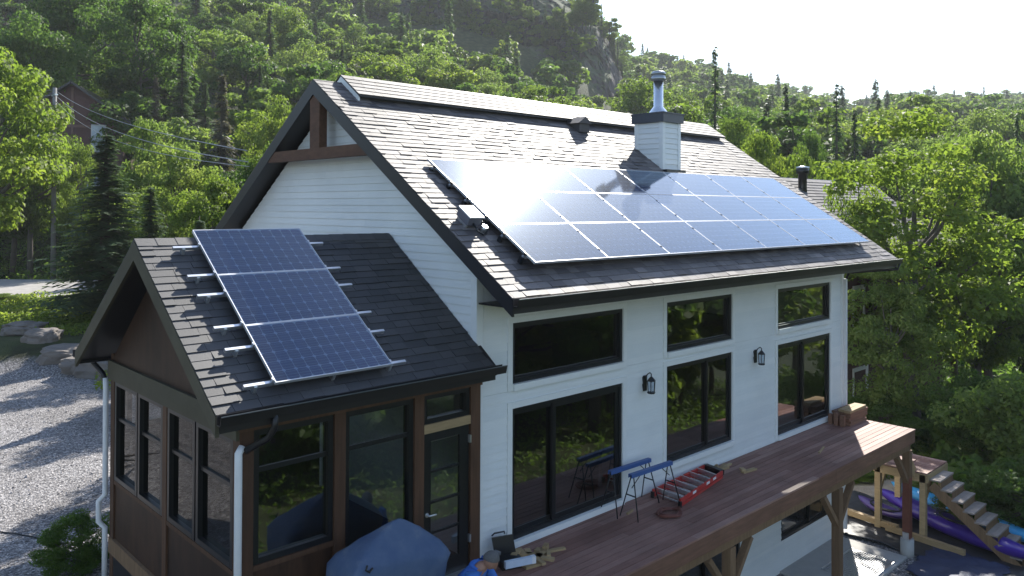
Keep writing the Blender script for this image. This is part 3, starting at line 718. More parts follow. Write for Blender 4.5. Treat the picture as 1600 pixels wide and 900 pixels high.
# ------------------------------------------------------------------ solar arrays
def solar(name, label, cat, origin, th, rows, cols, pw, ph, off, tilt, cells, x_ext, rails=(.06, .67), gap=.018):
    """panels are landscape, origin = lower left corner on the roof plane"""
    arr = thing(name, label, cat, origin)
    ex = Vector((1, 0, 0)); ev = Vector((0, cos(th + tilt), sin(th + tilt))); en = Vector((0, -sin(th + tilt), cos(th + tilt)))
    n0 = Vector((0, -sin(th), cos(th)))
    O = n0 * off
    rot = Matrix((ex, ev, en)).transposed().to_euler()
    W, H = pw - gap, ph - gap
    mb = MB(); fwd = .011
    mb.box(0, W, 0, fwd, -.038, .002); mb.box(0, W, H - fwd, H, -.038, .002); mb.box(0, fwd, fwd, H - fwd, -.038, .0021); mb.box(W - fwd, W, fwd, H - fwd, -.038, .0021); fm = mb.mesh('frame', MT['dust'])
    mb = MB(); mb.box(fwd, W - fwd, fwd, H - fwd, -.012, -.008); bs = mb.mesh('backsheet', MT['sheet'])
    mb = MB(); mb.poly([(fwd, fwd, -.0015), (W - fwd, fwd, -.0015), (W - fwd, H - fwd, -.0015), (fwd, H - fwd, -.0015)]); gm = mb.mesh('glass', MT['pglass'])
    cw, chh = (W - 2 * fwd - .02) / 10, (H - 2 * fwd - .02) / 6
    def oct_(mb, x, y, r=0):
        a, b = cw - .009, chh - .009; c = .022; z = -.006
        ring = [(x + c, y), (x + a - c, y), (x + a, y + c), (x + a, y + b - c), (x + a - c, y + b), (x + c, y + b), (x, y + b - c), (x, y + c)]
        k = len(mb.v); mb.v += [(p, q, z - .002) for p, q in ring] + [(p, q, z) for p, q in ring]
        mb.f.append(tuple(range(k + 8, k + 16))); mb.r.append(r); mb.sm.append(False)
        for j in range(8): mb.f.append((k + j, k + (j + 1) % 8, k + 8 + (j + 1) % 8, k + 8 + j)); mb.r.append(r); mb.sm.append(False)
    mb = MB(); oct_(mb, 0, 0); cm = mb.mesh('solar_cell', MT['cell'])
    mb = MB()
    for i in range(10):
        for j in range(6): oct_(mb, fwd + .014 + i * cw, fwd + .014 + j * chh, random.random() * .9 + .05)
    cj = mb.mesh('solar_cells', MT['cell'])
    mb = MB()
    for i in range(10):
        for k_ in (.25, .5, .75): x = fwd + .014 + (i + k_) * cw; 
        pass
    for j in range(6):
        for k_ in (.22, .5, .78): y = fwd + .014 + (j + k_) * chh - .004; mb.box(fwd + .01, W - fwd - .01, y, y + .0022, -.0056, -.0050)
    bb = mb.mesh('busbars', MT['sheet'])
    for r in range(rows):
        for c in range(cols):
            lo = O + ex * (c * pw) + ev * (r * ph)
            p = inst('solar_panel', fm, arr, lo, rot)
            if cells:
                inst('backsheet', bs, p, (0, 0, 0))
                for i in range(10):
                    for j in range(6): inst('solar_cell', cm, p, (fwd + .014 + i * cw, fwd + .014 + j * chh, 0))
            else:
                inst('backsheet', bs, p, (0, 0, 0)); o = inst('solar_cells', cj, p, (0, 0, 0)); o['kind'] = 'stuff'
            inst('glass', gm, p, (0, 0, 0)); o = inst('busbars', bb, p, (0, 0, 0)); o['kind'] = 'stuff'
    # rails under the panels, feet and clamps
    m3 = Matrix((ex, ev, en)).transposed()
    mb = MB(); mb.box(-x_ext[0], cols * pw - .018 + x_ext[1], -.02, .02, -.085, -.04); rm = mb.mesh('mounting_rail', MT['alu'])
    mb = MB(); mb.box(-.02, .02, -.035, .035, -off - .03, -.06); fo = mb.mesh('rail_foot', MT['black'] if not cells else MT['alu'])
    mb = MB(); mb.box(-.014, .014, -.02, .02, -.03, .006); mb.tube([(0, 0, .006), (0, 0, .013)], .006, 6); cl = mb.mesh('mid_clamp', MT['alu'] if cells else MT['black'])
    for r in range(rows):
        for v in rails:
            q = r * ph + v * ph
            ra = inst('mounting_rail', rm, arr, O + ev * q, rot)
            for xx in ([-x_ext[0] * .6] if x_ext[0] > .1 else [-.05]) + [(c + .5) * pw for c in range(cols)] + [cols * pw + .02]:
                inst('rail_foot', fo, ra, (xx, 0, 0))
            for c in range(1, cols): inst('mid_clamp', cl, ra, (c * pw - .009, 0, 0))
            for xx in (-.012, cols * pw - .006): inst('end_clamp', cl, ra, (xx, 0, 0))
    return arr
av = .52
solar('roof_solar_array', 'large array of glossy solar panels, three rows on the main roof slope', 'solar array', slope_pt(X0R, .777, YE, ZE, av, 0, TH), TH, 3, 7, 1.67, 1.01, .185, radians(-1.7), False, (.05, .05), (.22, .75), gap=.013)
solar('porch_solar_array', 'three blue solar panels stacked one above another on the porch roof', 'solar array', slope_pt(PX0, .748, PYE, PZE, .203, 0, TP), TP, 3, 1, 1.66, 1.01, .16, 0, True, (.36, .28), gap=.006)

# junction box with conduit on the shingles beside the large array
def roofpt(x, y, n=0): return Vector((x, y - n * sin(TH), zroof(y) + n * cos(TH)))
jx, jy = .02, .27
jb = thing('junction_box', 'small white topped electrical box with cables left of the large solar array', 'electrical box', roofpt(jx, jy))
R3 = Matrix(((1, 0, 0), (0, cos(TH), -sin(TH)), (0, sin(TH), cos(TH))))
def jp(u, v, n): return Vector((jx, jy, zroof(jy))) + R3 @ Vector((u, v, n))
mb = MB(); mb.hexa([jp(-.13, -.15, .06), jp(.13, -.15, .06), jp(.13, .15, .06), jp(-.13, .15, .06), jp(-.13, -.15, .20), jp(.13, -.15, .20), jp(.13, .15, .20), jp(-.13, .15, .20)]); mb.build('box_body', simple('grey_enclosure', (.12, .12, .15), .5), jb)
mb = MB(); mb.hexa([jp(-.14, -.16, .2), jp(.14, -.16, .2), jp(.14, .16, .2), jp(-.14, .16, .2), jp(-.14, -.16, .22), jp(.14, -.16, .22), jp(.14, .16, .22), jp(-.14, .16, .22)]); mb.build('lid', 'dsp', jb)
for q in (-.1, .1): mb = MB(); mb.hexa([jp(q - .02, -.12, -.0), jp(q + .02, -.12, -.0), jp(q + .02, .12, -.0), jp(q - .02, .12, -.0), jp(q - .02, -.12, .06), jp(q + .02, -.12, .06), jp(q + .02, .12, .06), jp(q - .02, .12, .06)]); mb.build('bracket', 'alu', jb)
mb = MB(); mb.tube([jp(.13, -.02, .12), jp(.22, -.05, .14), jp(.28, -.0, .10), jp(.30, .12, .06), jp(.36, .2, .08)], .017, 8); mb.build('conduit', 'alu', jb)
mb = MB(); mb.tube([jp(-.02, -.15, .10), jp(-.02, -.30, .06), jp(.08, -.34, .03), jp(.2, -.28, .03), jp(.24, -.14, .08), jp(.14, -.06, .12)], .014, 8); mb.build('cable_loop', 'black', jb)
mb = MB(); mb.tube([jp(.17, -.22, .0), jp(.17, -.22, .10)], .05, 10); mb.build('roof_boot', 'alu', jb)

# ------------------------------------------------------------------ lanterns
def lantern(x, z, label):
    t = thing('wall_lantern', label, 'lantern', (x, -.03, z), 'black lanterns on the white front wall')
    mb = MB(); mb.box(-.045, .045, -.02, .02, -.16, .12); b = mb.build('wall_plate', 'black', t, False)
    mb = MB(); mb.tube([(0, -.01, .06), (0, -.06, .15), (0, -.12, .19), (0, -.15, .17), (0, -.15, .12)], .011, 8); mb.build('arm', 'black', t, False)
    mb = MB(); n = 6
    def ring(r, z, o=0): return [(r * cos(pi / 6 + 2 * pi * j / n), -.15 + r * sin(pi / 6 + 2 * pi * j / n), z) for j in range(n)]
    mb.loft([ring(.02, .12), ring(.04, .10), ring(.085, .05), ring(.085, .04)], smooth=False); mb.build('lamp_roof', 'black', t, False)
    mb = MB(); mb.loft([ring(.06, -.19), ring(.08, -.175), ring(.08, -.16)], smooth=False); mb.build('lamp_base', 'black', t, False)
    mb = MB()
    for j in range(n):
        a = pi / 6 + 2 * pi * j / n; mb.beam((.062 * cos(a), -.15 + .062 * sin(a), -.16), (.075 * cos(a), -.15 + .075 * sin(a), .04), .011, .011)
    mb.build('cage', 'black', t, False)
    mb = MB(); mb.loft([ring(.054, -.16), ring(.066, .04)], cap=False, smooth=False); mb.build('lamp_glass', 'lglass', t, False)
    mb = MB(); mb.tube([(0, -.15, -.15), (0, -.15, -.05)], .012, 8); mb.tube([(0, -.15, -.05), (0, -.15, -.02), (0, -.15, .01)], [.018, .022, .01], 8); mb.build('bulb', 'dsp', t, False)
lantern(4.10, 2.08, 'black lantern on the white wall left of the middle window pair')
lantern(8.08, 2.08, 'black lantern on the white wall between middle and right window pairs')

# ------------------------------------------------------------------ deck
deck = thing('deck', 'long raised deck of reddish brown boards along the front wall on timber posts', 'deck', (4.3, -.9, -3.03))
DX0, DX1 = -4.2, 12.46
k = 0; y = -1.795
while y < -.05:
    y1 = min(y + .138, -.012); x = DX0
    cuts = [DX0] + sorted(random.uniform(DX0, DX1) for _ in range(0)) ; step_ = [3.1, 4.2, 2.4, 3.6][k % 4]; c = DX0 + step_
    while c < DX1 - 1.2: cuts.append(c); c += 4.25
    cuts.append(DX1 + random.uniform(-.004, .006))
    for a, b in zip(cuts[:-1], cuts[1:]):
        if y1 > -.13 and a < 0:
            if b <= .05: continue
            a = .04
        mb = MB(); dz = random.uniform(-.002, .002); mb.box(a, b - .004, y, y1 - .011, -.034, dz); mb.build('deck_board', 'deck', deck)
    y = y1; k += 1
x = DX0
for L_ in (4.1, 3.9, 4.4, 4.26):
    mb = MB(); mb.box(x, min(x + L_ - .004, DX1 - .02), -1.79, -1.75, -.31, -.038); mb.build('rim_board', 'deckbeam', deck); x += L_
mb = MB(); mb.box(DX1 - .045, DX1 - .005, -1.748, -.03, -.31, -.038); mb.build('end_board', 'deckbeam', deck)
x = DX0 + .2
while x < DX1 - .2:
    mb = MB(); mb.box(x, x + .038, -1.745, -.03, -.26, -.038); mb.build('joist', 'timber', deck); x += .82
mb = MB(); mb.box(DX0, DX1 - .06, -1.70, -1.60, -.50, -.265); mb.build('carrier_beam', 'timber', deck)
for i, px in enumerate((-3.4, .4, 4.32, 8.53, 12.33)):
    zt, w_ = -.50, .085
    if i < 4:
        mb = MB(); mb.box(px - w_, px + w_, -1.65 - w_, -1.65 + w_, -3.05, zt); mb.build('deck_post', 'timber', deck)
    else:
        mb = MB(); mb.box(px - w_, px + w_, -1.65 - w_, -1.65 + w_, -2.62, -1.15); mb.build('deck_post', 'redpost', deck)
        mb = MB(); mb.box(px - w_ - .002, px + w_ + .002, -1.65 - w_ - .002, -1.65 + w_ + .002, -1.15, zt); mb.build('post_top', 'timber', deck)
        mb = MB(); mb.tube([(px, -1.65, -3.2), (px, -1.65, -2.62)], .15, 20); mb.build('concrete_pier', 'conc', deck)
        mb = MB(); mb.box(px - .1, px + .1, -1.76, -1.54, -2.62, -2.60); mb.box(px - .11, px - .085, -1.72, -1.58, -2.62, -2.45); mb.build('post_bracket', 'alu', deck)
    for s_ in (-1, 1):
        if i == 4 and s_ == 1: continue
        mb = MB(); mb.beam((px + s_ * .05, -1.65, -1.25), (px + s_ * .68, -1.65, -.52), .09, .13, (0, 1, 0)); mb.build('knee_brace', 'timber', deck)
# landing and stairs at the far end
st = thing('deck_stairs', 'weathered wooden stairs with a landing leading down from the far deck end', 'stairs', (14.2, -1.6, -3.0))
for k in range(5):
    x = 12.50 + k * .21; z = -.22 - k * .21
    for q in (0, .14): mb = MB(); mb.box(x + q, x + q + .132, -1.40, -.50, z - .04, z); mb.build('tread', 'deck', st)
for y in (-1.42, -.50):
    mb = MB(); mb.beam((12.48, y, -.36), (13.5, y, -1.42), .04, .24); mb.build('stringer', 'lumber', st)
LZ = -1.30
for k in range(10):
    mb = MB(); mb.box(13.42 + k * .145, 13.42 + k * .145 + .138, -1.72, -.42, LZ - .036, LZ + random.uniform(-.002, .002)); mb.build('landing_board', 'deck', st)
for a, b, c, d in ((13.42, 14.86, -1.74, -1.70), (13.42, 14.86, -.44, -.40), (13.40, 13.44, -1.70, -.44), (14.84, 14.88, -1.70, -.44)):
    mb = MB(); mb.box(a, b, c, d, LZ - .24, LZ - .038); mb.build('landing_frame', 'lumber', st)
for a in (13.47, 14.80):
    for b in (-1.62, -.52):
        mb = MB(); mb.box(a - .07, a + .07, b - .07, b + .07, hz(a, b) - .2, LZ - .06); mb.build('landing_post', 'lumber', st)
for b in (-1.62, -.52):
    mb = MB(); mb.beam((13.50, b, -2.05), (14.0, b, -1.5), .09, .09); mb.build('brace', 'lumber', st)
for k in range(12):
    y = -1.75 - k * .25; z = LZ - .195 * (k + .75)
    for q in (0, .125): mb = MB(); mb.box(13.52, 14.50, y - q - .12, y - q, z - .04, z + random.uniform(-.002, .002)); mb.build('tread', simple('grey_tread', (.30, .25, .22), .75, var=.3) if 'grey_tread' not in bpy.data.materials else bpy.data.materials['grey_tread'], st)
    if k < 11: mb = MB(); mb.box(13.6, 14.42, y - .25, y - .235, z - .195, z - .04); mb.build('riser', 'timber', st)
for x in (13.56, 14.46):
    mb = MB(); mb.beam((x, -1.78, LZ - .30), (x, -1.78 - 12 * .25, LZ - .30 - 12 * .195), .045, .24); mb.build('stringer', 'timber', st)

# ------------------------------------------------------------------ things on the deck
def sawhorse(a, b, z, label, tilt=0):
    a, b = Vector(a), Vector(b); mid = (a + b) / 2; d = (b - a).normalized(); sd_ = Vector((-d.y, d.x, 0))
    t = thing('sawhorse', label, 'sawhorse', (mid.x, mid.y, 0), 'blue sawhorses on the deck')
    mb = MB(); mb.beam(a + Vector((0, 0, z)), b + Vector((0, 0, z)), .075, .012)
    for s_ in (-1, 1): mb.beam(a + sd_ * s_ * .036 + Vector((0, 0, z - .03)), b + sd_ * s_ * .036 + Vector((0, 0, z - .03)), .004, .06)
    mb.build('top_rail', 'blue', t)
    for e, dd in ((a, 1), (b, -1)):
        for s_ in (-1, 1):
            p = e + d * dd * .07 + sd_ * s_ * .02 + Vector((0, 0, z - .02)); q = e + d * dd * -.02 + sd_ * s_ * .20
            mb = MB(); mb.tube([p, (q.x, q.y, .004)], .0115, 6); mb.build('leg', 'black', t)
        p = e + d * dd * .025 + Vector((0, 0, z * .52)); mb = MB(); mb.beam(p - sd_ * .10, p + sd_ * .10, .012, .02); mb.build('leg_brace', 'black', t)
        mb = MB(); mb.tube([e + d * dd * .05 + Vector((0, 0, z * .68)), e + d * dd * .32 + Vector((0, 0, z - .03))], .008, 6); mb.build('strut', 'black', t)
sawhorse((2.86, -.22, 0), (3.95, -.26, 0), .76, 'blue topped sawhorse standing closer to the white wall')
sawhorse((3.00, -.55, 0), (4.13, -.60, 0), .75, 'blue topped sawhorse standing farther from the white wall')
# red stepladder lying on the deck
lt = thing('stepladder', 'red stepladder with grey treads lying on the deck by the wall', 'ladder', (5.05, -.36, 0))
A0, A1 = Vector((4.06, -.84, 0)), Vector((4.10, -.22, 0)); B0, B1 = Vector((5.96, -.52, 0)), Vector((6.05, -.08, 0))
for p, q in ((A0, B0), (A1, B1)):
    mb = MB(); mb.beam(p + Vector((0, 0, .115)), q + Vector((0, 0, .115)), .028, .075); mb.build('side_rail', 'redp', lt)
    mb = MB(); mb.beam(p + Vector((0, 0, .035)), q + Vector((0, 0, .035)), .024, .05); mb.build('rear_rail', 'redp', lt)
    for f_ in (.3, .62, .78):
        c = p.lerp(q, f_); d = (q - p).normalized(); n_ = Vector((d.y, -d.x, 0)); mb = MB(); e = c + n_ * .016 + Vector((0, 0, .115))
        if p is A0: mb.beam(e - d * .07, e + d * .07, .003, .045); mb.build('label_sticker', 'dsp', lt)
for k in range(6):
    f_ = .06 + k * .155; p, q = A0.lerp(B0, f_), A1.lerp(B1, f_)
    mb = MB(); mb.beam(p + Vector((0, 0, .125)), q + Vector((0, 0, .125)), .03, .07); mb.build('tread', 'alu', lt)
    mb = MB(); mb.beam(p + Vector((.02, 0, .03)), q + Vector((.02, 0, .03)), .025, .02); mb.build('rear_rung', 'alu', lt)
mb = MB(); mb.beam(B0 + Vector((0, 0, .11)), B1 + Vector((0, 0, .11)), .10, .10); mb.build('top_cap', 'black', lt)
for p in (A0, A1): mb = MB(); mb.beam(p + Vector((-.03, 0, .06)), p + Vector((.02, 0, .06)), .05, .11); mb.build('ladder_foot', 'black', lt)
# coil of hose
mb = MB(); pts = []
for i in range(220):
    a = i * .25; k = i / 220; pts.append((3.66 + (.20 + .045 * sin(i * .13)) * cos(a) * (1 + .15 * k), -.90 + (.17 + .04 * cos(i * .11)) * sin(a), .014 + .05 * k * abs(sin(i * .37)) + .012))
pts += [(3.95, -.86, .02), (4.05, -.82, .015), (4.08, -.78, .05)]
mb.tube(pts, .009, 6); tag(mb.build('coiled_cord', 'coil'), 'brown cord coiled in a loose ring on the deck boards', 'cord')
def block(cx, cy, z, l, w_, h, a, label, group, name='wood_offcut', m='lumber', tilt=0):
    mb = MB(); mb.hexa([tuple(Matrix.Rotation(a, 3, 'Z') @ Matrix.Rotation(tilt, 3, 'Y') @ Vector(p)) for p in [(-l / 2, -w_ / 2, 0), (l / 2, -w_ / 2, 0), (l / 2, w_ / 2, 0), (-l / 2, w_ / 2, 0), (-l / 2, -w_ / 2, h), (l / 2, -w_ / 2, h), (l / 2, w_ / 2, h), (-l / 2, w_ / 2, h)]])
    o = mb.build(name, m); o.location = (cx, cy, z); tag(o, label, 'offcut', group); return o
gl = 'offcuts in the loose pile beside the kneeling man'
for cx, cy, z, l, w_, a, ti in ((.42, -.30, .0, .30, .12, .3, 0), (.55, -.46, .0, .28, .13, -.5, 0), (.40, -.52, .035, .26, .10, .9, .1), (.62, -.33, .04, .24, .12, 1.2, -.1), (.75, -.42, .0, .34, .09, -.9, 0), (.70, -.58, .0, .30, .11, .4, 0), (.50, -.68, .0, .26, .12, -.2, 0),
                            (.63, -.70, .036, .28, .07, 1.4, 0), (.86, -.52, .0, .25, .10, .2, 0), (.83, -.68, .0, .22, .09, -1.1, 0), (.95, -.40, .0, .12, .12, .3, .0), (.93, -.62, .02, .16, .06, .8, .2), (.36, -.42, .04, .22, .10, -.3, .1), (.48, -.36, .075, .2, .10, .5, -.05), (.78, -.33, .0, .18, .09, 1.0, 0)):
    block(cx, cy, z, l, w_, .036, a, 'short sawn board offcut in the loose pile beside the kneeling man', gl)
block(1.16, -.56, 0, .30, .07, .03, -.35, 'thin pale stick lying at the right end of the offcut pile', gl)
block(1.05, -.44, 0, .14, .07, .09, .5, 'small upright wood block at the right end of the offcut pile', gl)
block(3.22, -.38, 0, .22, .035, .03, .2, 'small pale wood scrap lying under the sawhorses', 'scattered offcuts')
gl = 'offcuts beside the head of the red stepladder'
for cx, cy, a in ((6.32, -.14, .5), (6.45, -.10, .75), (6.55, -.16, .3), (6.42, -.24, -.2), (6.66, -.20, .1)):
    block(cx, cy, .0, .34, .06, .035, a, 'narrow offcut stick in the little heap past the red ladder', gl)
block(6.72, -.66, 0, .40, .09, .036, -.15, 'flat board offcut lying alone on the deck past the ladder', 'scattered offcuts')
block(6.58, -.60, .036, .14, .09, .04, .9, 'short block resting on the end of a lone board offcut', 'scattered offcuts')
block(9.15, -1.02, 0, .50, .035, .03, .25, 'thin stick lying near the two sunlit patches on the deck', 'scattered offcuts')
# lumber stack at the far corner
for r in range(6):
    for c in range(3):
        m_ = 'deckbeam' if r < 5 else 'lumber'
        if r == 5 and c == 0: continue
        o = block(12.02 + random.uniform(-.04, .04), -.24 - c * .155, .002 + r * .062, .95 + random.uniform(-.06, .06), .145, .058, random.uniform(-.03, .03), 'pale board on top of the lumber stack at the deck corner' if r == 5 else 'reddish board end in the stack at the far deck corner', 'boards stacked at the far deck corner', 'stacked_board', m_)
        o['category'] = 'board'
for i, (x, y) in enumerate(((11.42, -.34), (11.40, -.50), (11.46, -.18))):
    mb = MB(); mb.box(x - .05, x + .05, y - .05, y + .05, .001, .30 - .03 * i); tag(mb.build('short_post', 'deckbeam'), ['short upright post stub before the lumber stack, tallest and middle one', 'short upright post stub before the lumber stack, nearest the deck edge', 'short upright post stub before the lumber stack, against the wall'][i], 'post stub', 'post stubs before the lumber stack')
# tool case and level
tc = thing('tool_case', 'open black tool case standing by the white wall behind the kneeling man', 'case', (.30, -.30, 0))
mb = MB(); mb.hexa([(.08, -.50, .0), (.40, -.62, .0), (.50, -.36, .0), (.18, -.24, .0), (.08, -.50, .11), (.40, -.62, .11), (.50, -.36, .11), (.18, -.24, .11)]); mb.build('case_tray', 'black', tc)
mb = MB(); mb.hexa([(.18, -.23, .10), (.50, -.35, .10), (.51, -.33, .10), (.19, -.21, .10), (.16, -.18, .36), (.48, -.30, .36), (.49, -.28, .36), (.17, -.16, .36)]); mb.build('case_lid', 'black', tc)
mb = MB(); mb.tube([(.2, -.14, .37), (.22, -.17, .41), (.38, -.22, .41), (.4, -.2, .37)], .012, 6); mb.build('handle', 'black', tc)
mb = MB(); mb.tube([(-.02, -.38, .02), (-.02, -.38, .20), (.04, -.40, .26), (.10, -.42, .22)], .035, 8); tag(mb.build('cordless_tool', simple('grey_plastic', (.12, .12, .13), .5)), 'small grey power tool between the black case and the wall', 'power tool')
mb = MB(); mb.beam((-.02, -.66, .17), (.42, -.80, .17), .06, .10); lv = tag(mb.build('box_level', simple('pale_blue_plastic', (.55, .63, .75), .4)), 'pale blue and white boxy level lying before the black case', 'level')
mb = MB(); mb.beam((.385, -.789, .17), (.445, -.808, .17), .064, .104); mb.build('end_cap', 'dsp', lv)

# ------------------------------------------------------------------ covered barbecue
bb_ = thing('covered_barbecue', 'barbecue under a faded blue cover standing before the porch door', 'barbecue cover', (-2.0, -.85, 0))
def cover():
    n = 72; rings = []
    prof = [(.03, .97, .98), (.12, 1.0, 1.0), (.35, .99, .97), (.60, 1.0, .98), (.80, 1.03, 1.0), (.98, 1.04, 1.02), (1.06, .97, .92), (1.13, .86, .72), (1.21, .66, .50), (1.29, .42, .28), (1.35, .22, .12), (1.385, .08, .04), (1.39, .03, .02)]
    for z, kx, ky in prof:
        ring = []
        for j in range(n):
            a = 2 * pi * j / n; c, s_ = cos(a), sin(a); e = .30
            x = .72 * kx * (abs(c) ** e) * (1 if c > 0 else -1); y = .36 * ky * (abs(s_) ** e) * (1 if s_ > 0 else -1)
            wv = max(0, 1 - z / .85)
            f = noise.noise(Vector((x * 2.2, y * 3.0, z * 1.6))) * .05 + .030 * wv * abs(sin(a * 7 + 1.5 * sin(a * 2))) + .010 * noise.noise(Vector((x * 9, y * 9, z * 6)))
            crease = .075 * (abs(noise.noise(Vector((x * 5 + z * 4, y * 5, z * 3)))) - .2); px = -2.14 + x * (1 + f + crease); py = -.80 + y * (1 + f * 1.5 + 2 * crease)
            zt_ = max(0, (z - .75) / .64); px += .12 * zt_; ring.append((px, py, z - (.26 * max(0, x) - .05 * max(0, -x)) * min(1, zt_ * 2) * (1 - .7 * zt_) + .03 * noise.noise(Vector((x * 4, y * 4, 3)))))
        rings.append(ring)
    mb = MB(); mb.loft(rings); return mb
cvm, t_, b_, o_ = mat('faded_blue_cover')
c_ = ramp(t_, noisetex(t_, 3.2, detail=7, rough=.6), [(.35, (.050, .085, .165)), (.55, (.072, .108, .185)), (.72, (.14, .165, .21))])
L(t_, c_, b_.inputs['Base Color']); b_.inputs['Roughness'].default_value = .75; bump(t_, b_, noisetex(t_, 12, detail=6), .6, .02)
cvo = cover().build('cover', cvm, bb_)
mb = MB(); mb.tube([(-2.66, -1.13, 1.12), (-2.69, -1.15, 1.08), (-2.65, -1.16, 1.05), (-2.6, -1.15, 1.08)], .014, 8); mb.build('strap_loop', 'black', bb_)
for a, b in ((-2.5, -1.1), (-1.5, -1.1), (-2.5, -.62), (-1.5, -.62)):
    mb = MB(); mb.tube([(a - .02, b, .05), (a + .02, b, .05)], .05, 12); mb.build('caster', 'black', bb_)

# ------------------------------------------------------------------ kneeling man
man = thing('person', 'grey haired man in a blue hoodie kneeling on the deck with head bowed', 'person', (-1.2, -1.2, 0))
def skin(name, pts, edges, rad, m, parent, sub=2):
    me = bpy.data.meshes.new(name); me.from_pydata(pts, edges, []); o = bpy.data.objects.new(name, me); COL.objects.link(o)
    md = o.modifiers.new('skin', 'SKIN'); md.use_smooth_shade = True
    for i, r in enumerate(rad):
        sv = me.skin_vertices[0].data[i]; sv.radius = (r, r) if not hasattr(r, '__len__') else r
        sv.use_root = (i == 0)
    sm = o.modifiers.new('sub', 'SUBSURF'); sm.levels = sm.render_levels = sub
    dg = bpy.context.evaluated_depsgraph_get(); em = bpy.data.meshes.new_from_object(o.evaluated_get(dg)); bpy.data.objects.remove(o)
    em.materials.clear(); em.materials.append(MT[m] if isinstance(m, str) else m); em.polygons.foreach_set('use_smooth', [True] * len(em.polygons))
    o = bpy.data.objects.new(name, em); COL.objects.link(o); attach(o, parent); return o
MT['skin_tone'] = simple('weathered_skin', (.36, .19, .13), .55, var=.12, scale=14)
MT['hood'] = simple('blue_hoodie_cloth', (.04, .15, .50), .85, var=.15, scale=9, bs=.4)
MT['jean'] = simple('dark_jeans', (.035, .045, .08), .9)
MT['hair'] = simple('grey_hair', (.13, .125, .125), .7, var=.5, scale=60, bs=.8)
F_ = Vector((.42, -.90, 0)).normalized(); Rr_ = Vector((F_.y, -F_.x, 0)); Rr_ = Vector((-.90, -.42, 0)).normalized()  # forward and his right
PB = Vector((-1.20, -1.08, 0))
def bp_(f, r, z): return tuple(PB + F_ * f + Rr_ * r + Vector((0, 0, z)))
hd = bp_(.42, 0, .80)
pts = [bp_(0, 0, .30), bp_(.10, 0, .44), bp_(.22, 0, .60), bp_(.30, 0, .695), bp_(.355, 0, .755)]
rad = [.15, .14, .15, .085, .058]; ed = [(0, 1), (1, 2), (2, 3), (3, 4)]
for s_ in (-1, 1):
    k = len(pts); pts += [bp_(.26, s_ * .175, .655), bp_(.36, s_ * .25, .43), bp_(.52, s_ * .20, .20), bp_(.58, s_ * .18, .10)]; rad += [.062, .045, .036, .028]; ed += [(2, k), (k, k + 1), (k + 1, k + 2), (k + 2, k + 3)]
    k = len(pts); pts += [bp_(.04, s_ * .12, .24), bp_(.34, s_ * .17, .10), bp_(.12, s_ * .16, .075), bp_(-.10, s_ * .14, .06), bp_(-.16, s_ * .14, .05)]; rad += [.10, .07, .058, .042, .04]; ed += [(0, k), (k, k + 1), (k + 1, k + 2), (k + 2, k + 3), (k + 3, k + 4)]
skin('body', pts, ed, rad, 'skin_tone', man)
# trousers, hoodie
pt = [bp_(0, 0, .30), bp_(.05, 0, .38)]; rd = [.168, .16]; ed = [(0, 1)]
for s_ in (-1, 1):
    k = len(pt); pt += [bp_(.04, s_ * .12, .24), bp_(.34, s_ * .17, .105), bp_(.12, s_ * .16, .08), bp_(-.08, s_ * .14, .07)]; rd += [.118, .088, .072, .058]; ed += [(0, k), (k, k + 1), (k + 1, k + 2), (k + 2, k + 3)]
skin('jeans', pt, ed, rd, 'jean', man)
pt = [bp_(.02, 0, .36), bp_(.10, 0, .45), bp_(.21, 0, .60), bp_(.275, 0, .67)]; rd = [.185, .175, .18, .12]; ed = [(0, 1), (1, 2), (2, 3)]
for s_ in (-1, 1):
    k = len(pt); pt += [bp_(.25, s_ * .19, .645), bp_(.36, s_ * .265, .43), bp_(.50, s_ * .215, .22)]; rd += [.086, .066, .052]; ed += [(2, k), (k, k + 1), (k + 1, k + 2)]
skin('hoodie', pt, ed, rd, 'hood', man)
skin('hood', [bp_(.22, -.105, .70), bp_(.175, -.05, .705), bp_(.17, .05, .705), bp_(.22, .105, .70), bp_(.30, .11, .685), bp_(.30, -.11, .685)], [(0, 1), (1, 2), (2, 3), (3, 4), (0, 5)], [.042, .048, .048, .042, .03, .03], 'hood', man)
for s_ in (-1, 1):                        # hands: palm, four fingers and a thumb resting on the deck
    c = .60; q = s_ * .18
    pt = [bp_(.585, q, .09), bp_(.625, q, .05), bp_(.66, q, .035)]; rd = [.027, (.034, .02), (.036, .016)]; ed = [(0, 1), (1, 2)]
    for i, (o_f, ln) in enumerate(((-.030, .062), (-.010, .074), (.011, .070), (.031, .054))):
        k = len(pt); pt += [bp_(.675, q + o_f, .036), bp_(.675 + ln * .5, q + o_f * 1.15, .034), bp_(.675 + ln, q + o_f * 1.2, .014)]; rd += [.0095, .0088, .0075]; ed += [(2, k), (k, k + 1), (k + 1, k + 2)]
    k = len(pt); pt += [bp_(.635, q - s_ * .036, .032), bp_(.665, q - s_ * .058, .018)]; rd += [.011, .009]; ed += [(1, k), (k, k + 1)]
    skin('hand', pt, ed, rd, 'skin_tone', man, 1)
    mb = MB(); rr = []
    for f, w_, h in ((-.30, .02, .02), (-.27, .04, .04), (-.16, .048, .055), (-.06, .04, .06)): rr.append([bp_(f, s_ * .14 + w_ * cos(a), h + .045 * sin(a) * (w_ / .048)) for a in np.linspace(0, 2 * pi, 12, endpoint=False)])
    mb.loft(rr); mb.build('boot', 'black', man)
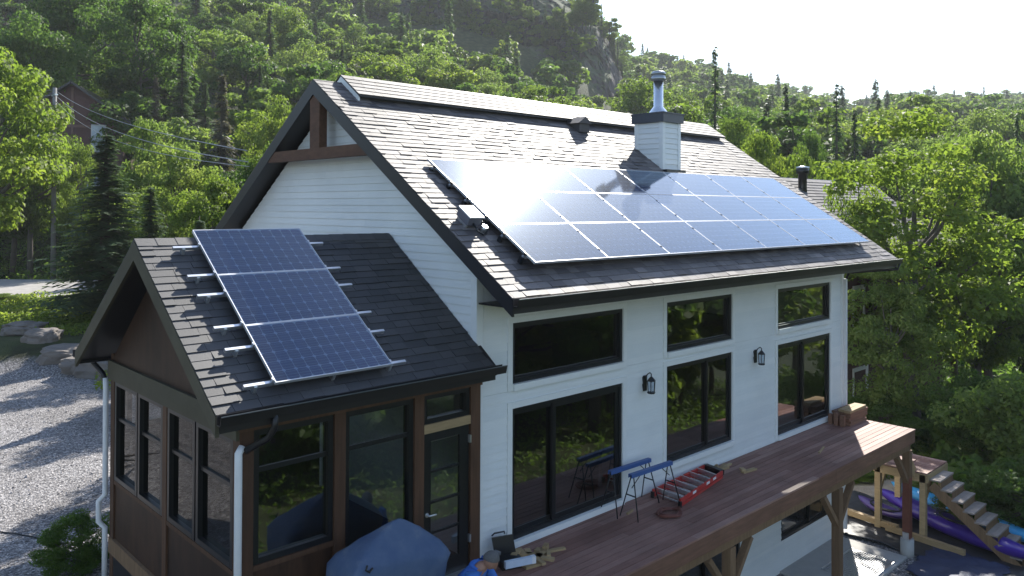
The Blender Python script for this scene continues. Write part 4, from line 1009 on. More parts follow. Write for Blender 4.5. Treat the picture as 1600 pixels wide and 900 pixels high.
# head, bowed
HR = Matrix((Rr_ * -1, -(F_ * .72 + Vector((0, 0, -.69))).normalized(), Vector((0, 0, 1)))).transposed()
fz = (F_ * .74 + Vector((0, 0, -.67))).normalized(); uz = (Vector((0, 0, 1)) - fz * fz.z).normalized(); rz = fz.cross(uz)
def hp(x, y, z): return tuple(Vector(hd) + rz * x + fz * y + uz * z)
mb = MB(); rings = []
for i in range(1, 22):
    ph = pi * i / 22; zz_ = .118 * cos(ph); rr_ = sin(ph); ring = []
    for j in range(32):
        a = 2 * pi * j / 32; x = .077 * rr_ * sin(a); y = .096 * rr_ * cos(a)
        if zz_ < -.02: k = min(1, (-.02 - zz_) / .09); x *= 1 - .30 * k; y = y * (1 - .12 * k) + .014 * k
        if y > .03:
            g_ = math.exp(-(x / .013) ** 2)
            y += .024 * g_ * math.exp(-((zz_ + .028) / .022) ** 2) + .012 * g_ * math.exp(-((zz_ + .002) / .03) ** 2)     # nose
            y -= .011 * math.exp(-((abs(x) - .031) / .015) ** 2) * math.exp(-((zz_ - .008) / .013) ** 2)                   # eye sockets
            y += .006 * math.exp(-((zz_ - .030) / .01) ** 2) * math.exp(-(x / .05) ** 2)                                    # brow
            y += .006 * math.exp(-(x / .022) ** 2) * (math.exp(-((zz_ + .062) / .006) ** 2) + math.exp(-((zz_ + .076) / .006) ** 2)) - .004 * math.exp(-(x / .024) ** 2) * math.exp(-((zz_ + .069) / .003) ** 2)
            y += .010 * math.exp(-(x / .02) ** 2) * math.exp(-((zz_ + .10) / .014) ** 2)
        ring.append(hp(x, y, zz_))
    rings.append(ring)
mb.loft(rings)
hdm = mb.build('head', 'skin_tone', man)
for s_ in (-1, 1):
    mb = MB(); mb.loft([[hp(s_ * (.070 + k * .014), -.008 + r * .6 * cos(a), -.005 + r * sin(a)) for a in np.linspace(0, 2 * pi, 12, endpoint=False)] for k, r in ((0, .018), (.6, .030), (1, .028), (.8, .012))]); mb.build('ear', 'skin_tone', hdm)
    mb = MB(); mb.loft([[hp(s_ * .030 + r * cos(a), .078 + (.011 - r * .3), .008 + r * .7 * sin(a)) for a in np.linspace(0, 2 * pi, 12, endpoint=False)] for r in (.013, .009, .002)]); mb.build('eye', 'black', hdm)
mb = MB(); rings = []
for i in range(1, 16):
    ph = pi * .66 * i / 16; ring = []
    for j in range(40):
        a = 2 * pi * j / 40; back = .5 - .5 * cos(a); lim = min(1, .50 + .5 * back); p2 = ph * lim
        k = 1.07 + .045 * noise.noise(Vector((j * .9, i * .8, 0)))
        ring.append(hp(.080 * k * sin(p2) * sin(a), .099 * k * sin(p2) * cos(a) - .003, .124 * k * cos(p2)))
    rings.append(ring)
mb.loft(rings, cap=True); mb.build('hair', 'hair', man)

# ------------------------------------------------------------------ ground level beside the house
mb = MB(); mb.box(9.2, 12.15, -1.72, -.02, -3.3, -2.985); o = mb.build('concrete_slab', 'conc'); tag(o, 'pale concrete slab on the ground at the far corner of the house', 'slab')
gr = thing('door_mat_grating', 'grey metal grating lying on the concrete slab under the deck', 'grating', (11.0, -1.2, -2.985))
mb = MB()
for i in range(34): x = 10.0 + i * .048; mb.box(x, x + .010, -1.62, -.66, -2.98, -2.965)
for i in range(20): y = -1.62 + i * .05; mb.box(10.0, 11.6, y, y + .010, -2.964, -2.955)
o = mb.build('grating_bars', 'alu', gr, kind='stuff')
mb = MB(); mb.box(9.98, 11.62, -1.66, -1.62, -2.984, -2.95); mb.build('grating_edge', 'alu', gr)
mb = MB(); mb.box(9.98, 11.62, -.655, -.62, -2.984, -2.95); mb.build('grating_edge', 'alu', gr)
# tarp
def sheet(name, x0, x1, y0, y1, base, amp, m, label, cat, nx=40, ny=30, fq=2.2):
    mb = MB()
    for i in range(nx):
        for j in range(ny):
            x = x0 + (x1 - x0) * i / (nx - 1) + .12 * noise.noise(Vector((j * .2, 7, 1))); y = y0 + (y1 - y0) * j / (ny - 1) + .12 * noise.noise(Vector((i * .2, 3, 2)))
            mb.v.append((x, y, max(hz(x, y), -3.03) + base + amp * (noise.noise(Vector((x * fq, y * fq, 0))) + .5 * abs(noise.noise(Vector((x * fq * 2.3, y * fq * 2.3, 4)))) + .5)))
    for i in range(nx - 1):
        for j in range(ny - 1): mb.f.append((i * ny + j, i * ny + ny + j, i * ny + ny + j + 1, i * ny + j + 1)); mb.r.append(0); mb.sm.append(True)
    o = mb.build(name, m); tag(o, label, cat); sd = o.modifiers.new('t', 'SOLIDIFY'); sd.thickness = .006; return o
sheet('blue_tarp', 11.3, 13.3, -3.6, -1.95, .03, .07, simple('blue_tarp_plastic', (.018, .03, .08), .6), 'crumpled dark blue tarp on the ground beyond the concrete pier', 'tarp')
sheet('black_sheeting', 12.4, 15.6, -3.9, 1.0, .02, .05, simple('black_ground_sheeting', (.03, .03, .034), .55), 'wrinkled black ground sheeting under the lumber and kayaks', 'ground sheeting')
# lumber beams
def tim(a, b, w_, h, label, m='lumber'):
    mb = MB(); mb.beam(a, b, w_, h); tag(mb.build('lumber_beam', m), label, 'beam', 'beams lying beside the kayaks'); 
tim((13.62, .42, -2.86), (13.42, -1.02, -2.86), .14, .14, 'shorter fresh beam lying on the dark sheeting, its top sunlit')
tim((13.40, -.75, -2.90), (13.16, -2.65, -2.90), .12, .14, 'longer brown beam lying in front of the purple kayak')
tim((13.9, .2, -2.92), (13.6, -.9, -2.93), .09, .05, 'thin plank lying between the fresh beam and the kayaks')
# kayaks
def kayak(a, b, w_, h, m, label, deckm=None):
    a, b = Vector(a), Vector(b); d = (b - a); ln = d.length; d.normalize(); sd_ = Vector((-d.y, d.x, 0))
    t = thing('kayak', label, 'kayak', (a + b) / 2, 'kayaks lying under the stairs')
    mb = MB(); rings = []; n = 28
    for i in range(n + 1):
        u = i / n; k = max(.02, sin(pi * u) ** .62); c = a.lerp(b, u) + Vector((0, 0, .10 * abs(2 * u - 1) ** 2.5)); ring = []
        for j in range(18):
            th = 2 * pi * j / 18; x = cos(th); z = sin(th)
            ring.append(tuple(c + sd_ * (w_ / 2 * k * (abs(x) ** .8) * (1 if x > 0 else -1)) + Vector((0, 0, h / 2 + z * h / 2 * (k ** .7) * (.75 if z > 0 else 1)))))
        rings.append(ring)
    mb.loft(rings); mb.build('hull', m, t)
    c = a.lerp(b, .52) + Vector((0, 0, h * .86)); rr = []
    for k, dz in ((1.12, -.02), (1.05, .03), (.95, .03), (.9, -.03)): rr.append([tuple(c + d * (.42 * k * cos(q)) + sd_ * (.23 * k * sin(q)) + Vector((0, 0, dz))) for q in np.linspace(0, 2 * pi, 24, endpoint=False)])
    mb = MB(); mb.loft(rr); mb.build('cockpit', 'black', t)
    for u in (.03, .97):
        mb = MB(); q = a.lerp(b, u) + Vector((0, 0, h + .03)); mb.tube([q - sd_ * .05, q + Vector((0, 0, .05)), q + sd_ * .05], .01, 6); mb.build('handle', 'black', t)
pur = simple('purple_polyethylene', (.055, .02, .27), .28, var=.1); blu = simple('light_blue_polyethylene', (.05, .33, .62), .28, var=.1); pup = simple('dark_purple_polyethylene', (.07, .04, .17), .3, var=.1)
kayak((15.15, .15, -2.92), (13.45, -4.2, -2.98), .80, .50, pur, 'deep purple kayak lying nearest the long brown beam')
kayak((15.95, .1, -2.88), (14.55, -4.1, -2.95), .74, .46, blu, 'light blue kayak lying farther back behind the stair posts')
kayak((14.55, .45, -2.92), (14.05, -1.15, -2.92), .5, .26, pup, 'small dull purple kayak bow resting by the landing post')

# neighbour's house on the right
nb = thing('neighbour_house', 'dark red house with white trimmed windows half hidden behind the big tree', 'house', (27, 7, -3))
nx0, nx1, ny0, ny1, ry = 22.3, 33, 4.3, 11.5, 7.9
mb = MB(); mb.box(nx0, nx1, ny0, ny1, -5.5, 3.3); mb.prism([(nx0, ny0, 3.3), (nx0, ny1, 3.3), (nx0, ry, 6.0)], (nx1 - nx0, 0, 0)); nw = mb.build('wall', 'bldark', nb)
for k in range(26):
    z = -3.2 + k * .25; mb = MB(); mb.box(nx0 - .02, nx0, ny0 + .1, ny1 - .1, z, z + .235); mb.build('siding_board', 'bldark', nw); mb = MB(); mb.box(nx0 + .1, nx1, ny0 - .02, ny0, z, z + .235); mb.build('siding_board', 'bldark', nw)
for a, b in ((nx0, ny0), (nx0, ny1)): mb = MB(); mb.box(a - .05, a + .12, b - .05, b + .12, -3.2, 3.3); mb.build('corner_board', 'trim', nb)
mb = MB(); pk = (6.55 - 3.05) / (ry - 3.5)
for s_ in (0, 1):
    yy = (lambda y: y) if not s_ else (lambda y: 2 * ry - y)
    p = [(nx0 - .6, yy(3.5), 3.05), (nx1 + .5, yy(3.5), 3.05), (nx1 + .5, yy(ry), 6.5), (nx0 - .6, yy(ry), 6.5)]
    q = [(a, b, c + .15) for a, b, c in p]
    if s_: p = p[::-1]; q = q[::-1]
    mb.hexa(p + q)
nr_ = mb.build('roof', 'dark', nb)
mb = MB(); nth = atan2(6.5 - 3.05, ry - 3.5)
for r in range(26):
    u = nx0 - .62
    while u < nx1 + .5:
        wd = random.uniform(.3, .8); e = min(u + wd - .01, nx1 + .5); vt = (r + 1.1) * .212
        f_ = lambda x, v, n: slope_pt(0, x, 3.48, 3.20, v, n, nth)
        mb.hexa([f_(u, r * .212, 0), f_(e, r * .212, 0), f_(e, vt, 0), f_(u, vt, 0), f_(u, r * .212, .03), f_(e, r * .212, .03), f_(e, vt, .01), f_(u, vt, .01)], random.random() * .99 + .005); u += wd
mb.build('shingle_courses', 'shingle', nr_, kind='stuff')
def NH(a, z, d): return (nx0 - .02 + d, a, z)
def NF(a, z, d): return (a, ny0 - .02 + d, z)
window(nb, 5.0, 5.9, .3, 2.1, NH, 'pair', 'trim', 'trim'); window(nb, 7.6, 8.6, .3, 2.1, NH, 'pair', 'trim', 'trim')
window(nb, 23.2, 24.1, .4, 2.2, NF, 'pair', 'trim', 'trim'); window(nb, 26.0, 27.6, .4, 2.2, NF, 'pair', 'trim', 'trim'); window(nb, 23.2, 24.4, -2.6, -1.0, NF, 'pair', 'trim', 'trim')
mb = MB(); lathe(mb, (24.9, 7.2), [(.22, 5.6), (.18, 6.25), (.18, 6.8), (.26, 6.82), (.27, 7.02), (.1, 7.08)]); mb.build('flue', 'black', nr_)
mb = MB(); lathe(mb, (24.9, 7.2), [(.275, 7.03), (.28, 7.09), (.05, 7.14)]); mb.build('flue_cap', 'alu', nr_)
# cabin on the slope at upper left
cxp, cyp = at_px(112, 74); 
import mathutils
cab = thing('cabin', 'dark reddish brown cabin with gable roof among the trees above the road', 'cabin', (cxp, cyp, 7.0))
cr = atan2(fw.x, fw.y) - .25; cab.rotation_euler = (0, 0, -cr)
cab['zone'] = 'far'
def cb(mb, name, m, parent): o = bpy.data.objects.new(name, mb.mesh(name, MT[m] if isinstance(m, str) else m)); COL.objects.link(o); o.parent = parent; return o
mb = MB(); mb.box(-4.3, 4.3, 0, 9, -3, 7.0 - .6); mb.prism([(-4.3, 0, 6.4), (4.3, 0, 6.4), (0, 0, 9.6)], (0, 9, 0)); cw_ = cb(mb, 'wall', simple('cabin_brown', (.085, .04, .035), .8, var=.25, scale=1.5), cab)
for s_ in (-1, 1):
    mb = MB(); P_ = [(0, -.7, 9.85), (s_ * 5.1, -.7, 6.15), (s_ * 5.1, -.7, 5.95), (0, -.7, 9.6)]; mb.prism(P_ if s_ < 0 else P_[::-1], (0, 10.4, 0)); cb(mb, 'roof_slope', 'dark', cab)
for x, z, a, b in ((-2.9, 3.6, 1.1, 2.0), (1.6, 3.3, 1.3, 2.6), (-2.6, -.6, 1.2, 1.5), (1.2, -.6, 1.2, 1.6)):
    mb = MB(); mb.box(x, x + a, -.08, .02, z, z + b); wo = cb(mb, 'window', simple('cabin_window_frame', (.45, .47, .5), .5) if 'cabin_window_frame' not in bpy.data.materials else bpy.data.materials['cabin_window_frame'], cab)
    for q in (0, 1): mb = MB(); mb.box(x + .12, x + a - .12, -.10, -.081, z + .12 + q * (b / 2 - .05), z + b / 2 - .08 + q * (b / 2 - .05)); cb(mb, 'pane', simple('cabin_pane', (.35, .42, .5), .12) if 'cabin_pane' not in bpy.data.materials else bpy.data.materials['cabin_pane'], wo)
for z in (1.9, 5.6): mb = MB(); mb.box(-4.32, 4.32, -.06, -.001, z, z + .25); cb(mb, 'belt_board', simple('cabin_trim', (.13, .07, .055), .7) if 'cabin_trim' not in bpy.data.materials else bpy.data.materials['cabin_trim'], cab)
mb = MB(); mb.box(-.1, .1, -.07, -.002, 2.15, 9.3); cb(mb, 'centre_board', bpy.data.materials['cabin_trim'], cab)
# utility pole and wires
ux, uy = at_px(84, 60); uz0 = hz(ux, uy); uzt = z_px(140, 60)
pole = thing('utility_pole', 'grey wooden utility pole with cables in front of the cabin', 'utility pole', (ux, uy, uz0))
mb = MB(); mb.tube([(ux, uy, uz0 - .5), (ux, uy, uzt)], [.19, .14], 10); mb.build('pole_shaft', simple('weathered_pole', (.22, .21, .2), .85, var=.2, bs=.3), pole)
mb = MB(); mb.box(ux - .1, ux + .1, uy - .5, uy + .5, uzt - .6, uzt - .5); mb.build('bracket', 'alu', pole)
wm = simple('overhead_cable', (.25, .26, .27), .5)
def wire(a, b, sag, label, r=.013):
    a, b = Vector(a), Vector(b); pts = []
    for i in range(25): u = i / 24; p = a.lerp(b, u); p.z -= sag * 4 * u * (1 - u); pts.append(p)
    mb = MB(); mb.tube(pts, r, 5); tag(mb.build('overhead_cable', wm), label, 'cable', 'cables strung between the utility pole and the house')
hx = (-.30, RY + 3.35, 6.3)
lx, ly = at_px(-260, 52); zl = z_px(128, 52)
wire((ux, uy, uzt - .15), (lx, ly, zl), .5, 'upper cable running from the pole to the left edge')
wire((ux, uy, uzt - .55), (lx, ly, zl - .35), .5, 'lower cable running from the pole to the left edge')
wire((ux, uy, uzt - .15), (.2, RY + 4.0, 6.55), .5, 'highest cable running from the pole down to the house gable')
wire((ux, uy, uzt - .5), (.25, RY + 4.05, 6.3), .7, 'middle cable running from the pole down to the house gable')
wire((ux, uy, uzt - .9), (.3, RY + 4.1, 6.2), .9, 'lowest cable running from the pole down to the house gable', .010)

# ------------------------------------------------------------------ vegetation
def leafmat(name, stops, trans=.45, rough=.6):
    m, t, b, o = mat(name); a = N(t, 'ShaderNodeAttribute', attribute_name='tint'); oi = N(t, 'ShaderNodeObjectInfo')
    ad = N(t, 'ShaderNodeMath', operation='MULTIPLY_ADD'); L(t, oi.outputs['Random'], ad.inputs[0]); ad.inputs[1].default_value = .36; L(t, a.outputs['Fac'], ad.inputs[2])
    c = ramp(t, ad.outputs[0], stops)
    b.inputs['Roughness'].default_value = rough; b.inputs['Specular IOR Level'].default_value = .3; L(t, c, b.inputs['Base Color'])
    tr = N(t, 'ShaderNodeBsdfTranslucent'); c2 = mixc(t, 1, c, (2.0, 2.05, 1.2), 'MULTIPLY'); L(t, c2, tr.inputs[0])
    mx = N(t, 'ShaderNodeMixShader'); mx.inputs[0].default_value = trans; L(t, b.outputs[0], mx.inputs[1]); L(t, tr.outputs[0], mx.inputs[2]); L(t, mx.outputs[0], o.inputs[0]); return m
LM = {
 'maple': leafmat('broad_leaf', [(0, (.055, .092, .018)), (.4, (.095, .145, .026)), (.8, (.15, .20, .038)), (1, (.20, .23, .05))], .55),
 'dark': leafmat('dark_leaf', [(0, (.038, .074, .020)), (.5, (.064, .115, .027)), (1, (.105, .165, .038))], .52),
 'pale': leafmat('pale_leaf', [(0, (.085, .13, .038)), (.5, (.13, .185, .05)), (1, (.20, .24, .07))], .55),
 'spruce': leafmat('spruce_needle', [(0, (.038, .070, .036)), (.5, (.062, .105, .048)), (1, (.10, .15, .06))], .35),
 'dry': leafmat('dry_needle', [(0, (.075, .072, .05)), (.5, (.11, .105, .075)), (1, (.15, .14, .10))], .25),
 'weed': leafmat('weed_leaf', [(0, (.06, .10, .018)), (.5, (.11, .17, .028)), (1, (.20, .24, .05))], .5),
}
MT['bark'] = simple('grey_bark', (.10, .085, .07), .9, var=.4, scale=5, bs=.5)
def quadmesh(name, q, tint, m, smooth=False):
    n = len(q); me = bpy.data.meshes.new(name); me.vertices.add(n * 4); me.vertices.foreach_set('co', q.reshape(-1).astype(np.float32))
    me.loops.add(n * 4); me.loops.foreach_set('vertex_index', np.arange(n * 4, dtype=np.int32)); me.polygons.add(n); me.polygons.foreach_set('loop_start', np.arange(0, n * 4, 4, dtype=np.int32))
    me.update(calc_edges=True); at = me.attributes.new('tint', 'FLOAT', 'FACE'); at.data.foreach_set('value', tint.astype(np.float32)); me.materials.append(m); return me
def leaves(c, nrm, size, rng, asp=.75):
    n = len(c); nrm = nrm / (np.linalg.norm(nrm, axis=1, keepdims=True) + 1e-9)
    t = rng.normal(size=(n, 3)); u = np.cross(nrm, t); u /= np.linalg.norm(u, axis=1, keepdims=True) + 1e-9; v = np.cross(nrm, u)
    s1 = size * rng.uniform(.6, 1.3, (n, 1)); s2 = s1 * asp * rng.uniform(.6, 1.1, (n, 1))
    bend = nrm * s1 * .25
    return np.stack([c - u * s1 * .55, c - v * s2 * .5 + bend, c + u * s1 * .55, c + v * s2 * .5 + bend], 1)
def decid(seed, H, W, ncl, nl, ls, low=.28, tb=0.0, openness=.5):
    rng = np.random.default_rng(seed); ch = H * (1 - low); cc = []
    while len(cc) < ncl:
        p = rng.uniform(-1, 1, 3); r = np.linalg.norm(p)
        if r > 1 or r < .42: continue
        wz = np.sqrt(max(0, 1 - max(0, -p[2]) ** 2 * .6)); k = 1 + .22 * np.sin(3 * np.arctan2(p[1], p[0]) + seed) + rng.uniform(-.12, .12)
        cc.append((p[0] * W / 2 * .86 * wz * k, p[1] * W / 2 * .86 * wz * k, H * low + ch / 2 + p[2] * ch / 2 * .88))
    cc = np.array(cc); cr = rng.uniform(.55, 1.15, ncl) * W / 2 * .30 * (26 / ncl) ** .22
    q = []; ti = []; per = nl // ncl
    for c, r in zip(cc, cr):
        k = int(per * (r / cr.mean()) ** 1.6) + 4
        d = rng.normal(size=(k, 3)); d /= np.linalg.norm(d, axis=1, keepdims=True); d[:, 2] = d[:, 2] * .75 + .12
        rad = r * rng.uniform(.35, 1.12, (k, 1)) ** .6; ce = c + d * rad * np.array([1.15, 1.15, .8])
        nn = d * .8 + rng.normal(size=(k, 3)) * .55 + np.array([0, 0, .45])
        q.append(leaves(ce, nn, ls, rng)); ti.append(np.clip(rng.uniform(.0, .5) * .6 + rng.uniform(0, .34, k), 0, .64))
    lm = quadmesh('crown', np.concatenate(q), np.concatenate(ti), None)
    mb = MB(); th = H * .018 + .04; top = (0, 0, H * .82); b2 = random.Random(seed)
    sp = [(0, 0, -.4), (b2.uniform(-.1, .1), b2.uniform(-.1, .1), H * .25), (b2.uniform(-.3, .3), b2.uniform(-.3, .3), H * .55), (b2.uniform(-.4, .4), b2.uniform(-.4, .4), H * .74)]
    mb.tube(sp, [th * 1.15, th * .85, th * .5, th * .12], 7)
    for i in range(0, ncl, max(1, ncl // 16)):
        c = Vector(cc[i]); f = min(.78, max(.2, c.z / H - .22)); a = Vector(sp[1]).lerp(Vector(sp[3]), f * 1.1)
        mid = a.lerp(c, .5) + Vector((0, 0, -.04 * H * b2.random())); mb.tube([a, mid, c], [th * .42, th * .26, .02], 5, cap=False)
    return lm, mb.mesh('trunk', MT['bark'])
def conif(seed, H, W, dz=.36, nb=7, per=9, droop=.25, sz=.34, bare=.06, taper=.85, gap=0):
    rng = np.random.default_rng(seed); q = []; ti = []; mb = MB(); mb.tube([(0, 0, -.4), (0, 0, H * .5), (0, 0, H)], [H * .014 + .05, H * .008 + .03, .012], 6)
    z = H * bare
    while z < H * .985:
        f = 1 - z / H; Lb = W / 2 * (f ** taper) * rng.uniform(.78, 1.12) + .10
        for b in range(nb):
            if gap and rng.random() < gap * (.4 + f): continue
            a = rng.uniform(0, 2 * pi); z_ = z + rng.uniform(-.55, .55) * dz; l = Lb * rng.uniform(.62, 1.12); k = max(3, int(per * (l / (W / 2)) ** .7) + 2)
            t = (np.arange(k) + rng.uniform(.2, .8, k)) / k; dr = droop * l * (t ** 1.6) - .10 * l * t; ctr = np.stack([np.cos(a) * l * t, np.sin(a) * l * t, z_ - dr + rng.normal(0, .03, k)], 1)
            side = np.array([-np.sin(a), np.cos(a), 0]); out = np.array([np.cos(a), np.sin(a), -droop * .9]); w_ = sz * (1.15 - .6 * t) * (.6 + .5 * l / (W / 2))
            for s_ in (-1, 1):
                d = side * s_ * .8 + out * .6; e = ctr + d * w_[:, None] * 1.25 + np.array([0, 0, 1.]) * (w_ * rng.uniform(-.75, .15, k))[:, None]
                o_ = out * .34; q.append(np.stack([ctr - o_ * w_[:, None], ctr + o_ * w_[:, None] * 1.3, e + o_ * w_[:, None] * .5, e - o_ * w_[:, None] * .2], 1)); ti.append(rng.uniform(0, .62, k))
            if rng.random() < .35: mb.tube([(0, 0, z), tuple(ctr[-1])], [.02, .006], 4, cap=False)
        z += dz * rng.uniform(.7, 1.25) * (.65 + .6 * f)
    return quadmesh('crown', np.concatenate(q), np.concatenate(ti), None), mb.mesh('trunk', MT['bark'])
def withmat(me, m):
    k = me.copy(); k.materials.clear(); k.materials.append(m); k.name = 'crown'; return k
PN = []           # near/mid broad-leaved prototypes (height 10, width 7)
for i in range(5): PN.append(decid(11 + i, 10, 7.4, 54, 15000, .20, .18 + .06 * (i % 2)))
PM = [decid(31 + i, 10, (6.6, 8, 8.4)[i % 3], (24, 34, 46)[i % 3], (3400, 4200, 5000)[i % 3], (.50, .42, .34)[i % 3], (.08, .14, .2)[i % 3]) for i in range(9)]
PA = [decid(17 + i, 10, 7.4, 44, 8500, .20, .16) for i in range(3)]
PB = [decid(23, 14, 7.4, 95, 15000, .22, .14), decid(27, 6, 7.4, 40, 8000, .24, .02)]
CN = [conif(51 + i, 12, 4.6, .24, 8, 12, sz=.28, taper=1.0) for i in range(3)]
CM = [conif(61 + i, 12, 4.2, .34, 8, 8, sz=.36, taper=.95) for i in range(3)]
CS = [conif(71, 14, 3.6, .40, 6, 6, sz=.34, gap=.42, droop=.38, taper=.75, bare=.2)]
cache = {}
def tree(kind, protos, x, y, h, w_, label, cat='tree', group=None, name='broadleaf_tree', base=10., bw=7.4, dz=0, ti=None):
    i = (random.randrange(len(protos)) if ti is None else ti); lm, tm = protos[i]; key = (id(lm), kind)
    if key not in cache: cache[key] = withmat(lm, LM[kind])
    g = hz(x, y) - .1 + dz; t = thing(name, label, cat, (x, y, g), group)
    sc = (w_ / bw, w_ / bw, h / base); rz = random.uniform(0, 6.28)
    inst('trunk', tm, t, (0, 0, 0), (0, 0, rz), sc); inst('crown', cache[key], t, (0, 0, 0), (0, 0, rz), sc); return t
OCC = []
def plant(px, ytop, dep, wpx, kind, proto, label, group=None, name='broadleaf_tree', base=10., bw=7.4, cat='tree', ti=None):
    x, y = at_px(px, dep); g = hz(x, y); h = z_px(ytop, dep) - g; w_ = wpx * dep / 1243.8; OCC.append((x, y, w_ * .36)); return tree(kind, proto, x, y, h, w_, label, cat, group, name, base, bw, ti=ti)
B_, C_ = dict(name='broadleaf_tree'), dict(name='spruce_tree', base=12., bw=4.6)
C2 = dict(name='spruce_tree', base=12., bw=4.2); C3 = dict(name='spruce_tree', base=14., bw=3.6)
plant(-30, 45, 42, 250, 'maple', PN, 'tall yellow green maple at the left edge of the picture above the road', **B_)
plant(48, 120, 60, 150, 'maple', PN, 'bright maple crown standing just left of the utility pole', **B_)
plant(20, 225, 62, 150, 'dark', PN, 'dark leafy tree low beside the road at the left edge', **B_)
plant(-70, 200, 58, 190, 'maple', PN, 'leafy tree partly cut off by the left edge behind the road', **B_)
plant(165, 208, 36, 255, 'spruce', CN, 'full dark spruce in front of the road left of the porch roof', ti=0, **C_)
plant(228, 180, 46, 120, 'pale', PN, 'pale green loose crowned tree between the cabin and the house gable', **B_)
plant(275, 222, 40, 150, 'pale', PN, 'pale broad tree beside the drive right of the dark spruce', **B_)
plant(335, 262, 33, 150, 'maple', PN, 'bright bushy tree showing above the porch ridge', **B_)
plant(235, 290, 34, 150, 'spruce', CN, 'short spruce between the full spruce and the porch ridge', ti=1, **C_)
plant(345, 112, 62, 95, 'dry', CM, 'grey brown half dry spruce behind the cables left of the gable', **C2)
plant(395, 232, 36, 130, 'dark', PN, 'dark leafy tree close behind the left roof edge', **B_)
plant(128, 222, 58, 75, 'maple', PN, 'small leafy tree in front of the lower cabin wall', **B_)
plant(283, 62, 78, 90, 'spruce', CM, 'tall dark spruce rising above the pale trees near the cables', **C2)
plant(430, 148, 60, 110, 'maple', PN, 'bright leafy tree just left of the gable peak', **B_)
plant(372, 366, 26.5, 140, 'maple', PN, 'leafy tree hidden behind the porch ridge', **B_)
plant(312, 335, 27, 150, 'spruce', CN, 'small dark spruce hard behind the porch roof', ti=2, **C_)
plant(455, 238, 33, 90, 'maple', PN, 'small bright tree touching the dark left roof edge', **B_)
plant(120, -40, 88, 180, 'dark', PN, 'large dark maple above the cabin roof', **B_)
plant(215, -20, 84, 170, 'dark', PN, 'large dark maple above and right of the cabin', **B_)
plant(185, 128, 86, 100, 'maple', PN, 'bright small tree right behind the cabin roof', **B_)
plant(242, 118, 74, 60, 'dry', CM, 'brownish bare branched tree right of the cabin', **C2)
plant(50, 20, 76, 160, 'dark', PN, 'dark tree above the maple by the utility pole', **B_)
plant(1117, 66, 76, 62, 'spruce', CS, 'tall thin spruce breaking the skyline right of the chimney', **C3)
plant(1307, 124, 62, 66, 'spruce', CS, 'thin spruce with a tufted top above the big tree', **C3)
plant(1227, 128, 88, 60, 'spruce', CM, 'pointed pale spruce between the two thin skyline spruces', **C2)
plant(1335, 165, 66, 60, 'spruce', CM, 'dark spruce right of the tufted spruce', **C2)
plant(1268, 188, 58, 62, 'dark', PN, 'dark round tree below the tufted spruce', **B_)
plant(1186, 195, 46, 120, 'maple', PN, 'bright round tree just behind the far end of the roof', **B_)
plant(1250, 222, 48, 85, 'maple', PN, 'small bright tree above the neighbour flue pipe', **B_)
plant(1145, 176, 60, 110, 'maple', PN, 'yellow green tree behind the far end of the ridge', **B_)
plant(1428, 150, 30, 300, 'maple', PB, 'big loose leafy tree right of the house hiding the neighbour house', ti=0, name='broadleaf_tree', base=14.)
plant(1392, 392, 27.0, 150, 'pale', PB, 'slim leafy young tree in front of the neighbour house wall', ti=0, name='broadleaf_tree', base=14.)
plant(1490, 175, 44, 190, 'pale', PA, 'pale leafy tree behind the crown of the big tree', ti=1, **B_)
plant(1340, 225, 33, 130, 'maple', PA, 'leafy lower tree left of the big tree close to the roof corner', ti=2, **B_)
plant(1545, 182, 40, 210, 'pale', PN, 'broad leafy tree at the right edge behind the big tree', **B_)
plant(1610, 225, 40, 160, 'dark', PN, 'dark tree cut off by the right edge of the picture', **B_)
plant(1590, 168, 52, 60, 'spruce', CM, 'dark spruce top at the right edge of the picture', **C2)
plant(1530, 330, 36, 200, 'maple', PN, 'leafy tree behind the lower branches of the big tree', **B_)
plant(1600, 370, 40, 170, 'dark', PN, 'dark shaded tree at the right edge above the pale shrub', **B_)
plant(1520, 440, 42, 170, 'maple', PA, 'low leafy tree in the shade under the big tree', **B_)
plant(1600, 575, 23, 250, 'pale', PB, 'pale leaved shrub at the right edge above the stairs', cat='shrub', name='shrub', base=6., ti=1)
plant(1520, 560, 25, 120, 'dark', PN, 'dark leafy shrub left of the pale shrub', cat='shrub', name='shrub')
plant(1615, 705, 20.5, 190, 'dark', PB, 'grey green shrub right of the lower stairs', cat='shrub', name='shrub', base=6., ti=1)
plant(1540, 665, 25, 110, 'pale', PN, 'small leafy shrub just above the stair treads', cat='shrub', name='shrub')
plant(1378, 600, 27, 130, 'dark', PN, 'dark shrub in the shade beyond the far deck corner', cat='shrub', name='shrub')
plant(1345, 728, 24.5, 75, 'weed', PN, 'bright green bush beyond the sandy patch', cat='shrub', name='shrub')
plant(1440, 735, 23, 60, 'weed', PN, 'bright green bush behind the stair landing posts', cat='shrub', name='shrub')
plant(1395, 735, 25, 65, 'weed', PN, 'low green bush between the deck post and the landing', cat='shrub', name='shrub')
plant(1500, 762, 20.5, 80, 'weed', PN, 'low leafy bush seen under the lower stairs', cat='shrub', name='shrub')
plant(12, 458, 41, 60, 'pale', PN, 'small grey green bush at the left edge before the road', cat='shrub', name='shrub')
x, y = -3.9, 5.6; tree('dark', PN, x, y, 1.7, 1.35, 'dark leafy bush at the left porch corner behind the downspout', 'shrub', None, 'shrub', dz=-.55)
